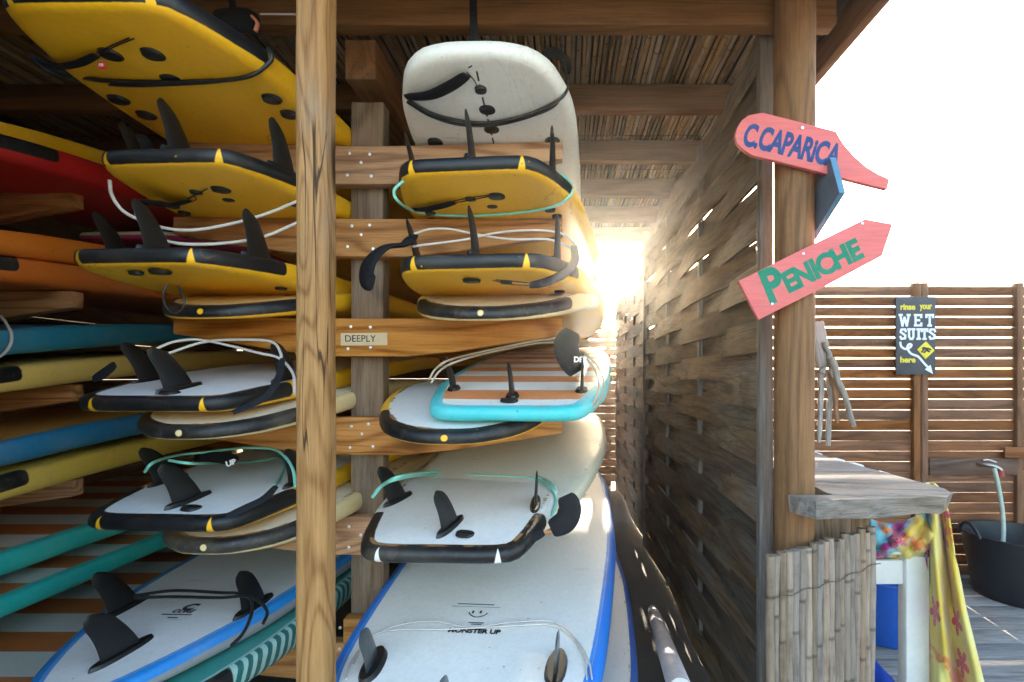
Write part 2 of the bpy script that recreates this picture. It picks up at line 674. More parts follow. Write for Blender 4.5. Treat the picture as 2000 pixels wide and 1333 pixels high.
# ------------------------------------------------------------------ woven timber walls (planks threaded round battens)
def woven_plank(L, pitch, phase, h, seed):
    n = 36
    amp = 0.0130
    vs, fs = [], []
    for i in range(n + 1):
        y = i / n * L
        x = amp * math.cos(math.pi * y / pitch + phase)
        w = mnoise.noise(Vector((seed, y * 1.7, 0))) * 0.006
        w2 = mnoise.noise(Vector((seed, y * 2.1, 7))) * 0.005
        hh = h / 2
        lean = 0.004 * mnoise.noise(Vector((seed, y, 3)))
        for dx, z in ((-0.006, -hh + w), (0.006, -hh + w), (0.006, hh + w2), (-0.006, hh + w2)):
            vs.append((x + dx + (lean if z > 0 else -lean), y, z))
    for i in range(n):
        a, b2 = i * 4, (i + 1) * 4
        for k in range(4):
            fs.append((a + k, a + (k + 1) % 4, b2 + (k + 1) % 4, b2 + k))
    fs.append((3, 2, 1, 0))
    fs.append((n * 4, n * 4 + 1, n * 4 + 2, n * 4 + 3))
    me = bpy.data.meshes.new('woven_plank')
    me.from_pydata(vs, [], fs)
    smooth(me, 40)
    return me


def woven_panel(X0, y0, L, pitch, label, h0, nplank, ph):
    t = thing('woven_panel', label, 'fence panel', (X0, y0, 0), group='woven wall panels')
    mp = [[woven_plank(L, pitch, k * math.pi, ph * 1.16, j * 13.7 + k * 5 + y0) for j in range(4)] for k in (0, 1)]
    for i in range(nplank):
        z = h0 + (i + 0.5) * ph
        o = mesh_obj('plank', mp[i % 2][(i // 2) % 4], W_WEAVE, t, (0.0, 0, z), (random.gauss(0, 0.0022), 0.045 + random.gauss(0, 0.03), 0))
    nb = int(round(L / pitch))
    for k in range(1, nb):
        box('batten', 0.022, 0.034, nplank * ph, W_BATTEN, (0, k * pitch, h0 + nplank * ph / 2), t, 0.002)
    return t


t = woven_panel(0.668, 1.715, 2.33, 0.777, 'near weathered grey woven plank wall panel beside the round post', 0.02, 26, 0.0945)
box('frame_post', 0.044, 0.034, 2.56, W_BATTEN, (-0.002, -0.022, 1.29), t, 0.003, jitter=0.002, cuts=12, axis=2)
box('frame_post', 0.05, 0.04, 2.5, W_BATTEN, (-0.01, 2.352, 1.25), t, 0.003)
t = woven_panel(0.668, 4.125, 2.10, 0.70, 'far woven plank wall panel at the sunlit back of the shed', 0.02, 26, 0.0945)
box('frame_post', 0.05, 0.04, 2.5, W_BATTEN, (-0.005, 2.12, 1.25), t, 0.003)

# ------------------------------------------------------------------ back and left walls of the shed, light-blocking planks included
bw = thing('slatted_back_wall', 'brown slatted wall behind the shed with bright gaps between its boards', 'wall', (0, 6.34, 0))
bp = [box_mesh(1.75, 0.022, 0.092, 0.003) for _ in range(3)]
z = 0.05
i = 0
while z < 2.22:
    gap = 0.002 if z < 1.15 else 0.014
    mesh_obj('plank', bp[i % 3], W_WALL, bw, (-0.10, 0, z + 0.046))
    z += 0.092 + gap
    i += 1
for x in (0.56, -0.15, -0.9):
    box('post', 0.07, 0.06, 2.26, W_UPR, (x, 0.043, 1.13), bw, 0.003)
fw = thing('shade_wall', 'unseen plank wall added to shade the left end of the shed', 'wall', (-2.06, 0.80, 0))  # added out of view, blocks frontal light from the far left rack
fpm = [box_mesh(0.118, 0.022, 2.42, 0.003) for _ in range(3)]
for i in range(16):
    mesh_obj('plank', fpm[i % 3], W_POST, fw, (-0.90 + i * 0.12, 0, 1.215))
pw = thing('light_block_wall', 'plank partition added to keep back light off the racks', 'wall', (-1.38, 4.80, 0))  # added behind the racks to cut sky light from the back
ppm = [box_mesh(3.24, 0.022, 0.118, 0.003) for _ in range(3)]
for i in range(21):
    mesh_obj('plank', ppm[i % 3], W_WALL, pw, (0, 0, 0.07 + i * 0.12))
lw = thing('plank_side_wall', 'dark plank side wall behind the far left surfboards, run forward to cut fill', 'wall', (-3.02, -1.6, 0))
lpm = [box_mesh(0.022, 6.4, 0.118, 0.003) for _ in range(3)]  # extra forward length added to block fill from the left
for i in range(21):
    mesh_obj('plank', lpm[i % 3], W_WALLY, lw, (0, 3.2, 0.07 + i * 0.12))


# ------------------------------------------------------------------ surfboard racks
def arm_mesh(half, h, tip, th=0.045, dz=0.0):
    prof = []
    for s in (1, -1):
        pts = [(half, dz + 0.004), (half, dz - tip), (half * 0.75, -h * 0.62 + dz * 0.7), (half * 0.45, -h * 0.86), (0.12, -h)]
        if s == -1:
            pts = [(-x, z) for x, z in reversed(pts)]
        prof += pts
    prof = [(-half * 0.5, 0.001 + dz * 0.3), (0, -0.001), (half * 0.5, 0.001 + dz * 0.3)] + prof
    return prism_mesh(prof, th, 0.004)


def half_arm_mesh():
    h = 0.123
    return prism_mesh([(-0.05, 0), (0.3, 0.001), (0.655, 0.004), (0.655, -0.052), (0.5, -h * 0.62), (0.3, -h * 0.86), (0.12, -h), (-0.05, -h)], 0.045, 0.004)


LV = [285, 427, 622, 815, 1010, 1210]
ARM_Z = [CZ + (CV - v) / F * 1.65 for v in LV]
DISC = disc_mesh(0.0052, 0.003, 12)


def rack(name, label, X0, Y0, levels, full=True):
    t = thing(name, label, 'rack', (X0, Y0, 0), group='cantilever surfboard racks')
    for yy in (0.047, 1.55):
        box('upright', 0.108, 0.06, 2.26, W_UPR, (-0.02, yy + 0.03, 1.13), t, 0.004, jitter=0.0015, cuts=10, axis=2)
        for i, z in enumerate(levels):
            if full and i == 5:
                # lowest level: one arm each side, the left one set lower
                hm2 = half_arm_mesh()
                mesh_obj('arm', hm2, W_ARM, t, (-0.03, yy - 0.047, CZ - 0.860), (0, 0, math.pi)).location.y += 0.045
                o = mesh_obj('arm', hm2, W_ARM, t, (-0.03, yy - 0.047, z))
            else:
                me = arm_mesh(0.628, 0.123, 0.052, 0.045, 0.012 if i == 0 else 0.0)
                o = mesh_obj('arm', me, W_ARM, t, (0, yy - 0.047, z), (0, random.gauss(0, 0.003), 0))
            if yy < 0.1 and full:
                for sx, sz in ((-0.035, -0.028), (0.028, -0.024), (0.0, -0.055), (-0.04, -0.095), (0.032, -0.098)):
                    mesh_obj('screw', DISC, M_STEEL, o, (sx - 0.02 + random.uniform(-0.006, 0.006), -0.0018, sz + random.uniform(-0.005, 0.005)))
    return t


rack('surfboard_rack', 'brown timber rack with screwed arms holding boards either side of the upright', -0.63, 1.65, ARM_Z)
ARM2_Z = [CZ + z for z in (0.62, 0.29, -0.03, -0.352, -0.67)]
rack('surfboard_rack', 'second timber rack at the left edge with only its arm tips showing', -2.298, 1.74, ARM2_Z, False)

# ------------------------------------------------------------------ slatted yard fence
FY = 3.5
fence = thing('slatted_fence', 'brown horizontal slat fence at the back of the yard', 'fence', (0, FY, 0))


def slats(x0, x1, seed):
    random.seed(seed)
    L = x1 - x0
    ms = [box_mesh(L, 0.018, 0.0605, 0.003, jitter=0.0012, cuts=5) for _ in range(3)]
    mf = [box_mesh(L, 0.018, 0.0675, 0.003, jitter=0.0012, cuts=5) for _ in range(3)]
    for k in range(28):
        zt = CZ + 0.616 - k * 0.0705
        closed = k > 10
        o = mesh_obj('slat', (mf if closed else ms)[k % 3], W_FENCE, fence, ((x0 + x1) / 2, random.uniform(-0.001, 0.001), zt - 0.032), (random.gauss(0, 0.02), random.gauss(0, 0.0012), 0))


slats(0.80, 2.372, 3)  # unseen left end, extended to keep sun off the counter
slats(2.474, 3.075, 4)
slats(3.115, 4.6, 5)
for x in (2.394, 2.449, 3.094):
    box('fence_post', 0.042, 0.05, 2.0, W_FENCEZ, (x, -0.012, 0.985), fence, 0.003, jitter=0.001, cuts=6, axis=2)
box('patch_board', 0.62, 0.02, 0.115, wood('dark_patch_wood', (0.12, 0.06, 0.035), (0.05, 0.025, 0.015), 0), (2.79, -0.026, CZ - 0.61), fence, 0.003)
box('patch_board', 0.30, 0.02, 0.07, W_FENCE, (3.12, -0.05, CZ - 0.51), fence, 0.003)

# ------------------------------------------------------------------ surfboards
def outline(L, W, tail, nose, N=72):
    """half plan outline (x>=0) from tail centre to nose centre, resampled by arc length"""
    w = W / 2
    if tail == 'squash':
        c = [(0, 0), (w * 0.28, 0.0), (w * 0.48, 0.006), (w * 0.60, 0.035), (w * 0.74, 0.14), (w * 0.88, 0.34)]
    elif tail == 'wide':
        c = [(0, 0), (w * 0.40, 0.0), (w * 0.62, 0.012), (w * 0.72, 0.05), (w * 0.82, 0.16), (w * 0.92, 0.36)]
    elif tail == 'biground':
        c = [(0, 0), (w * 0.30, 0.006), (w * 0.56, 0.04), (w * 0.76, 0.13), (w * 0.92, 0.34)]
    elif tail == 'pin':
        c = [(0, 0), (w * 0.16, 0.025), (w * 0.40, 0.12), (w * 0.66, 0.30), (w * 0.86, 0.52)]
    else:
        c = [(0, 0), (w * 0.26, 0.006), (w * 0.50, 0.045), (w * 0.70, 0.15), (w * 0.88, 0.36)]
    c += [(w, L * 0.42), (w * 0.99, L * 0.58)]
    if nose == 'round':
        c += [(w * 0.90, L * 0.76), (w * 0.74, L * 0.88), (w * 0.52, L - 0.085), (w * 0.26, L - 0.016), (0, L)]
    elif nose == 'long':
        c += [(w * 0.95, L * 0.76), (w * 0.84, L - 0.26), (w * 0.62, L - 0.09), (w * 0.30, L - 0.014), (0, L)]
    else:
        c += [(w * 0.82, L * 0.76), (w * 0.55, L * 0.90), (w * 0.26, L * 0.975), (0, L)]
    P = catmull([(-c[1][0], c[1][1], 0)] + [(x, y, 0) for x, y in c] + [(-c[-2][0], c[-2][1], 0)], 10)
    P = P[10:-10]
    d = [0.0]
    for a, b in zip(P, P[1:]):
        d.append(d[-1] + (b - a).length)
    out = []
    j = 0
    for i in range(N + 1):
        s = d[-1] * i / N
        while j < len(d) - 2 and d[j + 1] < s:
            j += 1
        f = (s - d[j]) / max(1e-9, d[j + 1] - d[j])
        p = P[j].lerp(P[j + 1], f)
        out.append((max(0.0, p.x), p.y, s))
    return out, d[-1]


class Board:
    pass


def board_mesh(L, W, T, tail, nose, rt, rn, a, flip, ri=0.03):
    half, Hs = outline(L, W, tail, nose)
    pts = [(x, y, s) for x, y, s in half]
    pts += [(-x, y, -s) for x, y, s in reversed(half[1:-1])]
    n = len(pts)

    def mid(y):
        z = T / 2
        if y < 0.40 * L:
            z -= rt * (1 - y / (0.40 * L)) ** 2
        if y > 0.55 * L:
            z -= rn * ((y - 0.55 * L) / (0.45 * L)) ** 2
        return z

    def th(y):
        e = max(0.0, min(y, L - y))
        return T * (0.60 + 0.40 * min(1.0, e / 0.45) ** 0.7)
    ver, uv1, uv2 = [], [], []
    rings = []
    prof = [('h', k) for k in (0.0, 0.3, 0.6, 0.86)] + [('r', k / 9) for k in range(10)] + [('d', k) for k in (0.86, 0.6, 0.3, 0.0)]
    for i, (x, y, s) in enumerate(pts):
        x0, y0, _ = pts[(i - 1) % n]
        x1, y1, _ = pts[(i + 1) % n]
        tx, ty = x1 - x0, y1 - y0
        l = math.hypot(tx, ty) or 1
        nx, ny = -ty / l, tx / l            # inward (outline runs tail -> right -> nose -> left)
        rr = min(ri, max(0.006, abs(x) * 0.8 + 0.006)) if 0.02 < y < L - 0.02 else ri
        sx, sy = 0.0, min(max(y, min(0.22, L * 0.15)), L - min(0.35, L * 0.2))
        ring = []
        t0 = th(y)
        ex, ey = x + nx * rr, y + ny * rr
        wlen = 0.0
        px_, pz_ = None, None
        for kind, k in prof:
            if kind == 'r':
                ph = math.pi / 2 - math.pi * k
                cx = abs(math.cos(ph)) ** (0.42 if ph > 0 else 0.95)
                sz = math.copysign(abs(math.sin(ph)) ** (0.75 if ph > 0 else 0.9), math.sin(ph))
                q = rr * (1 - cx)
                vx, vy = x + nx * q, y + ny * q
                vz = mid(vy) + t0 / 2 * sz - 0.004 * (k - 0.5)
                if px_ is not None:
                    wlen += math.hypot(q - px_, vz - pz_)
                px_, pz_ = q, vz
                wv = wlen
            else:
                vx, vy = ex + (sx - ex) * (1 - k), ey + (sy - ey) * (1 - k)
                e = 1 - k
                if kind == 'h':
                    vz = mid(vy) + (t0 + (th(vy) - t0) * min(1, e * 1.5)) / 2 + 0.002
                    wv = -math.hypot(vx - ex, vy - ey) - 0.0001
                else:
                    vz = mid(vy) - (t0 + (th(vy) - t0) * min(1, e * 1.5)) / 2 - 0.008 * e ** 0.8 - 0.002
                    wv = wlen + math.hypot(vx - ex, vy - ey)
            if flip:
                p = (-vx, (L - vy) - a, vz)
            else:
                p = (vx, vy - a, vz)
            ring.append(len(ver))
            ver.append(p)
            uv1.append((s, wv))
            uv2.append((Hs - abs(s), vy))
        rings.append(ring)
    faces = []
    m = len(prof)
    for i in range(n):
        A, B = rings[i], rings[(i + 1) % n]
        for k in range(m - 1):
            faces.append((A[k], A[k + 1], B[k + 1], B[k]))
    me = bpy.data.meshes.new('board')
    me.from_pydata(ver, [], faces)
    u1 = me.uv_layers.new(name='rail')
    u2 = me.uv_layers.new(name='nose')
    seam = n // 2
    for p in me.polygons:
        vs = list(p.vertices)
        for li, vi in zip(p.loop_indices, vs):
            s, w_ = uv1[vi]
            if vi // m == seam and any(v // m == seam + 1 for v in vs):
                s = -s
            u1.data[li].uv = (s, w_)
            u2.data[li].uv = uv2[vi]
    for p in me.polygons:
        p.use_smooth = True
    return me, mid, th


BLK = (0.0055, 0.0062, 0.008)
YEL = (0.90, 0.47, 0.008)
WHT = (0.82, 0.79, 0.735)
CRM = (0.78, 0.72, 0.60)


def board_mat(name, hull, deck, rail=None, patch='both', stripes=None, rail_w=0.085, worn=0.5, grime=0.25, stringer=False, edge=(0.80, 0.76, 0.66), rough=0.42, deckpatch=None, tip=None, wave=None, plen=0.417, crease=0.12):
    m, b = newmat(name)
    u, w, _ = sep(uvmap('rail'))
    q, ly, _ = sep(uvmap('nose'))
    ox, oy, oz = sep(coords())
    r = objrand()
    p = vscale(coords(), (1, 1, 1), r)
    n1 = noise(p, 5, 4, 0.65)
    n2 = noise(p, 45, 2, 0.65)
    n3 = noise(p, 420, 1, 0.6)
    au = u.abs()
    ww = w + (n2 - 0.5) * 0.003
    hm = ww.step(0.005, 0.0025)                      # 1 on the hull (bottom of the board)
    hc = hull
    if stripes:
        k = ((ly + n2 * 0.002 - 0.095) / stripes[2]).frac()
        km = k.step(stripes[3] + 0.012, stripes[3] - 0.012)
        hc = mixc(km, stripes[0], stripes[1])
    c = mixc(0.0, deck, deck)
    if rail is not None:
        c = mixc(ww.step(rail_w, rail_w - 0.004), deck, rail)
    if wave is not None:
        wv = ((u * 190.0 + ww * 60.0 + n1 * 5.0).sin()).step(-0.1, 0.3)
        c = mixc(wv, wave[0], wave[1])
    if tip is not None:
        c = mixc(q.step(tip[0] + 0.004, tip[0]), c, tip[1])
    c = mixc(hm, c, hc)
    em = (ww + 0.001).abs().step(0.0055, 0.0035)
    c = mixc(em, c, edge)

    def pmask(coord, c0, hl, w0, hw, rad=0.015):
        dx = (coord - c0).abs() - (hl - rad)
        dy = (ww - w0).abs() - (hw - rad)
        dxm, dym = dx.max(0.0), dy.max(0.0)
        d = (dxm * dxm + dym * dym).pow(0.5) + dx.max(dy).min(0.0)
        return d.step(rad + 0.0015, rad - 0.0015)
    if patch:
        pm_ = None
        if patch in ('both', 'tail'):
            k = pmask(au, 0.0, plen, 0.030, 0.034, 0.014)
            sp_ = ((au - 0.150).abs() - (ww - 0.016) * 0.22).step(0.0012, -0.0012)
            pm_ = k * (1.0 - sp_)
        if patch in ('both', 'nose'):
            k = pmask(q, 0.0, 0.315, 0.030, 0.028, 0.014)
            sp_ = (q * q + (ww - 0.040) * (ww - 0.040)).pow(0.5).step(0.010, 0.007)
            k = k * (1.0 - sp_)
            pm_ = k if pm_ is None else pm_.max(k)
        pm_ = pm_ * (1.0 - noise(p, 30, 4, 0.7).step(0.70, 0.76) * 0.7)
        c = mixc(pm_, c, BLK)
        # worn foam showing along the hull edge
    wm = (ww + 0.002 - n1 * 0.008).abs().step(0.0075, 0.003) * noise(p, 9, 3, 0.7).step(0.60 - 0.10 * worn, 0.68 - 0.10 * worn) * worn
    c = mixc(wm, c, (0.30, 0.14, 0.05))
    if stringer:
        sm = ox.abs().step(0.0032, 0.0022) * ww.step(0.10, 0.11) * (ly * 22.0).frac().step(0.2, 0.3)
        c = mixc(sm, c, (0.02, 0.018, 0.016))
    # scuffs and grime
    gr = (n1.step(0.42, 0.78) * 0.6 + n2.step(0.5, 0.85) * 0.4) * grime
    c = mixc(gr, c, (0.22, 0.17, 0.11), 'MULTIPLY') if False else mixc(gr, c, (0.36, 0.29, 0.20))
    cr = (noise(vscale(coords(), (1.0, 0.35, 1.0), r), 7.0, 3, 0.5, 0.8) - 0.5).abs().step(0.006, 0.0015) * noise(p, 2.2, 2).step(0.5, 0.62) * hm.step(0.5, 0.4)
    c = mixc(cr * crease, c, (0.25, 0.12, 0.02))
    mo_ = noise(p, 85, 2, 0.75)
    hv = X.nt.nodes.new('ShaderNodeHueSaturation')
    X.nt.links.new(c.s, hv.inputs['Color'])
    X.nt.links.new((mo_ * 0.22 + n1 * 0.26 + 0.76).s, hv.inputs['Value'])
    c = X(hv.outputs[0])
    sp = voro(p, 26.0).step(0.085, 0.05) * noise(p, 3.1, 3).step(0.48, 0.58)
    c = mixc(sp * 0.75, c, (0.07, 0.055, 0.04))
    sx_ = noise(vscale(coords(), (0.12, 1.0, 0.3), r), 26.0, 3, 0.7).step(0.66, 0.72) * noise(p, 4.0, 2).step(0.5, 0.6)
    c = mixc(sx_ * 0.30, c, (0.16, 0.12, 0.08))
    setin(b, 'Base Color', c)
    setin(b, 'Roughness', n1 * 0.3 + (rough - 0.12))
    setin(b, 'Specular IOR Level', 0.45)
    setin(b, 'Normal', bump(n3 * 0.3 + n2, 0.22, 0.0035))
    return m


def fin_mesh(h=0.118, base=0.098, lean=0.07, thick=0.0055):
    n, sides = 12, 10
    vs, fs = [], []
    for i in range(n + 1):
        s = i / n
        z = h * s
        lead = base * 0.5 - lean * 1.05 * s ** 1.35
        trail = -base * 0.5 - lean * 0.62 * s ** 0.9 + 0.010 * math.sin(math.pi * s)
        e = 1.0
        if s > 0.72:
            e = math.sqrt(max(0.0, 1 - ((s - 0.72) / 0.285) ** 2))
        c0, hw = (lead + trail) / 2, (lead - trail) / 2 * e
        for k in range(sides):
            th = 2 * math.pi * k / sides
            vs.append((thick * math.sin(th) * (1 - 0.45 * s) * (0.35 + 0.65 * e), c0 + hw * math.cos(th), z))
    for i in range(n):
        for k in range(sides):
            fs.append((i * sides + k, i * sides + (k + 1) % sides, (i + 1) * sides + (k + 1) % sides, (i + 1) * sides + k))
    fs.append(tuple(n * sides + k for k in range(sides)))
    me = bpy.data.meshes.new('fin')
    me.from_pydata(vs, [], fs)
    smooth(me, 60)
    return me


def fin_base_mesh(l=0.145, w=0.017, h=0.008):
    n = 20
    poly = []
    for i in range(n):
        th = 2 * math.pi * i / n
        poly.append((w * math.cos(th), l / 2 * math.copysign(abs(math.sin(th)) ** 0.8, math.sin(th))))
    bm = bmesh.new()
    lo = [bm.verts.new((x, y, -0.004)) for x, y in poly]
    hi = [bm.verts.new((x * 0.75, y * 0.93, h)) for x, y in poly]
    bm.faces.new(hi)
    for i in range(n):
        bm.faces.new((lo[i], lo[(i + 1) % n], hi[(i + 1) % n], hi[i]))
    bmesh.ops.recalc_face_normals(bm, faces=bm.faces)
    me = bpy.data.meshes.new('fin_base')
    bm.to_mesh(me)
    bm.free()
    smooth(me, 50)
    return me


FIN = fin_mesh(0.122, 0.088, 0.072)
FIN_T = fin_mesh(0.105, 0.075, 0.055, 0.005)
FIN_BIG = fin_mesh(0.140, 0.095, 0.078, 0.006)
FIN_R = fin_mesh(0.115, 0.085, 0.030, 0.005)
FBASE = fin_base_mesh()
FBASE_R = fin_base_mesh(0.135, 0.030, 0.010)
PLUG = fin_base_mesh(0.050, 0.025, 0.003)
PLUG_S = fin_base_mesh(0.034, 0.017, 0.003)
M_FIN = plain('fin_plastic', (0.007, 0.0075, 0.008), 0.38, grime=0.4, scale=30)
M_FINC = plain('smoky_fin_plastic', (0.05, 0.055, 0.06), 0.22, grime=0.2)
M_PLUG = plain('plug_plastic', (0.012, 0.012, 0.013), 0.4)


def board(label, Xc, Yt, z, L, W, T, mat, yaw=0, pitch=0, roll=0, tail='squash', nose='round', rt=0.03, rn=0.10, near='tail',
          fins=None, fin=FIN, fbase=FBASE, finmat=None, plugs=(), hullplugs=(), Yarm=1.65, group='surfboards on the racks', name='surfboard', body='body'):
    """board lying deck-down across a rack arm: (Xc, Yarm, z) is where its underside meets the arm, Yt the depth of its near end"""
    a = Yarm - Yt
    flip = near == 'nose'
    me, mid, th = board_mesh(L, W, T, tail, nose, rt, rn, a, flip)
    ya = (L - a) if flip else a
    zdeck = min(mid(y_) - th(y_) / 2 - 0.009 for y_ in (ya, ya - 0.02, ya + 0.045))
    t = thing(name, label, 'surfboard', (Xc, Yarm, z - zdeck + 0.001), (R(pitch), R(roll), R(-yaw)), group)
    o = mesh_obj(body, me, mat, t)
    B = Board()
    B.root, B.body, B.a, B.L, B.mid, B.th, B.flip = t, o, a, L, mid, th, flip
    B.M = Matrix.Translation(t.location) @ t.rotation_euler.to_matrix().to_4x4()
    B.bvh = BVHTree.FromPolygons([B.M @ v.co for v in me.vertices], [tuple(p.vertices) for p in me.polygons])

    def hz(y):
        return mid(y) + th(y) / 2 + 0.002

    def slope(y):
        return math.atan2(hz(y + 0.03) - hz(y - 0.03), 0.06)
    if fins and not flip:
        for (fx, fy, cant, toe) in fins:
            fb = mesh_obj('fin', fin, finmat or M_FIN, t, (fx, fy - a, hz(fy)), (slope(fy), R(cant), R(toe)))
            mesh_obj('fin_base', fbase, M_FIN, fb, (0, 0.002, 0.0))
    for (fx, fy) in hullplugs:
        mesh_obj('plug', PLUG, M_PLUG, t, (fx, fy - a, hz(fy) + 0.001), (slope(fy), 0, R(90)))
    for (fx, fy, big) in plugs:
        zz = mid(fy) - th(fy) / 2 - 0.0085
        s2 = math.atan2((mid(fy + 0.03) - th(fy + 0.03) / 2) - (mid(fy - 0.03) - th(fy - 0.03) / 2), 0.06)
        mesh_obj('plug', PLUG if big else PLUG_S, M_PLUG, t, (fx, fy - a, zz), (math.pi + s2, 0, R(90)))
    return B


def hit(B, u, v, off=0.004):
    """point on board B seen at photo pixel (u, v), lifted off its skin; None when the ray misses"""
    o = Vector((0, 0, CZ))
    d = (at(u, v, 1.0) - o).normalized()
    p, n, i, dist = B.bvh.ray_cast(o, d)
    if p is None:
        return None
    if n.dot(d) > 0:
        n = -n
    return p + n * off


THR = [(0, 0.075, 0, 0), (-0.205, 0.225, -7, 5), (0.205, 0.225, 7, -5)]
DECKP = [(-0.03, 0.16, 0), (0.05, 0.15, 1), (0.02, 0.22, 0), (-0.19, 0.27, 0), (0.19, 0.27, 0), (0.205, 0.33, 0), (-0.205, 0.33, 0)]


def ymat(i, **k):
    return board_mat('yellow_foam_%d' % i, WHT if i % 2 else CRM, YEL, None, crease=0.35, grime=0.09, **k)


z6 = ARM_Z
Bd = {}
# ---- right-hand column, top to bottom
Bd['R1'] = board('white longboard slung highest on the right, its deck and black leash seen from below', -0.225, 1.30, z6[0] + 0.012, 2.25, 0.585, 0.072,
                 board_mat('white_foam_top', CRM, (0.80, 0.77, 0.70), None, patch=None, stringer=True, grime=0.28), yaw=1.0, pitch=-8.5, tail='biground', nose='long', rt=0.012, rn=0.06,
                 plugs=[(0.0, 0.12, 0), (0.005, 0.20, 1), (0.004, 0.29, 1), (-0.19, 0.36, 1), (0.19, 0.36, 1), (0.19, 0.44, 1)])
Bd['R2'] = board('yellow board with black tail patches on the second right arm, mint leash round it', -0.225, 1.33, z6[1], 2.1, 0.635, 0.07,
                 ymat(1), yaw=5.5, pitch=-1.5, rt=0.01, rn=0.05, fins=[(0, 0.075, 0, 0), (-0.205, 0.19, -7, 5), (0.205, 0.19, 7, -5)], plugs=DECKP)
Bd['R4'] = board('worn cream board, black-edged nose towards us, lying under the third-arm yellow board', -0.205, 1.40, z6[2], 2.1, 0.65, 0.062,
                 board_mat('cream_foam_a', (0.76, 0.66, 0.48), (0.80, 0.60, 0.28), None, worn=1.0, patch='nose', grime=0.4), yaw=5, near='nose', nose='long', rn=0.145, rt=0.02)
Bd['R3'] = board('yellow black-tailed board above the worn cream nose, clear leash looped over its fins', -0.205, 1.30, z6[2] + 0.070, 2.1, 0.64, 0.068,
                 ymat(3), yaw=6, rt=0.012, rn=0.05, fins=[(0, 0.075, 0, 0), (-0.205, 0.19, -7, 5), (0.205, 0.19, 7, -5)], plugs=[(-0.02, 0.1, 1), (0.07, 0.13, 0), (0.2, 0.3, 0)])
Bd['R6'] = board('white board with a black and yellow rounded nose, under the turquoise-railed board', -0.285, 1.28, z6[3], 2.1, 0.62, 0.058,
                 board_mat('white_foam_nose', (0.76, 0.76, 0.72), YEL, None, worn=1.0, patch='nose'), yaw=2, near='nose', nose='long', rn=0.115, rt=0.02)
Bd['R5'] = board('orange and white striped board with turquoise rail and three thin fins', -0.125, 1.30, z6[3] + 0.050, 2.2, 0.585, 0.060,
                 board_mat('striped_turquoise', WHT, (0.05, 0.50, 0.52), (0.05, 0.50, 0.52), patch=None, stripes=((0.80, 0.77, 0.70), (0.74, 0.27, 0.10), 0.23, 0.47), edge=(0.10, 0.55, 0.56), worn=0.6),
                 yaw=4, pitch=7.0, tail='wide', rt=0.025, rn=0.02, fins=[(0, 0.12, 0, 0), (-0.19, 0.21, -4, 3), (0.19, 0.19, 4, -3)], fin=FIN_T, fbase=fin_base_mesh(0.062, 0.020, 0.008), hullplugs=[(0.0, 0.075)])
Bd['R8'] = board('cream board slanting up to the right behind the white three-fin board', -0.255, 1.45, z6[4] - 0.02, 1.49, 0.68, 0.06,
                 board_mat('cream_foam_b', CRM, (0.78, 0.70, 0.52), None, patch=None, grime=0.35), yaw=9.5, pitch=8.0, near='nose', tail='wide', rn=0.06, rt=0.0)
Bd['R7'] = board('white board with black tail bumper and three fins, mint leash tied round it', -0.295, 1.25, z6[4] + 0.004, 1.9, 0.585, 0.062,
                 board_mat('white_foam_tail', WHT, (0.80, 0.78, 0.72), None, worn=1.0), yaw=2, pitch=2.0, tail='wide', rt=0.03, rn=0.05, fins=[(0, 0.13, 0, -14), (-0.215, 0.33, -6, -16), (0.215, 0.30, 4, 2)], hullplugs=[(0.05, 0.09)])
Bd['R10'] = board('lowest white board with thin blue rail, beside the smiley-face board', -0.085, 1.35, CZ - 1.08, 2.4, 0.76, 0.08,
                  board_mat('white_blue_low', WHT, (0.02, 0.13, 0.48), (0.02, 0.13, 0.48), patch=None), yaw=1, nose='long', tail='round', rt=0.0, rn=0.05)
BLUE = (0.012, 0.19, 0.66)
Bd['R9'] = board('wide white board with blue rail and a printed smiley face', -0.225, 0.98, z6[5], 2.4, 0.80, 0.075,
                 board_mat('white_blue_smiley', WHT, BLUE, BLUE, patch=None, edge=(0.03, 0.25, 0.70), worn=0.3), yaw=4.5, pitch=5.5, nose='long', tail='round', rt=0.02, rn=0.02,
                 fins=[(0.005, 0.165, 0, 0), (-0.235, 0.315, -6, 5), (0.235, 0.335, 4, -3)], fin=FIN_R, fbase=FBASE_R, finmat=M_FINC)
# ---- left-hand column
Bd['L1'] = board('big yellow board on the top left arm, deck and black leash seen from below', -1.00, 1.055, z6[0] + 0.005, 2.3, 0.62, 0.075,
                 ymat(5), yaw=0.5, pitch=-0.5, tail='squash', rt=0.012, rn=0.05, plugs=[(-0.06, 0.15, 1), (0.04, 0.15, 1), (0.01, 0.24, 1), (-0.21, 0.34, 1), (0.21, 0.34, 1), (0.215, 0.42, 1), (-0.20, 0.42, 1)])
Bd['L2'] = board('yellow board with black tail patches on the second left arm, clear leash hanging', -0.985, 1.27, z6[1], 2.1, 0.60, 0.068,
                 ymat(7), yaw=3, pitch=-0.5, rt=0.01, rn=0.05, fins=[(0, 0.075, 0, 0), (-0.205, 0.19, -7, 5), (0.205, 0.19, 7, -5)], plugs=DECKP)
Bd['L4'] = board('worn yellow board, black-edged nose towards us, on the third left arm', -0.985, 1.40, z6[2], 2.1, 0.58, 0.060,
                 board_mat('cream_foam_c', (0.82, 0.58, 0.22), YEL, None, worn=1.0, patch='nose', grime=0.2), yaw=2, near='nose', nose='long', rn=0.13, rt=0.02)
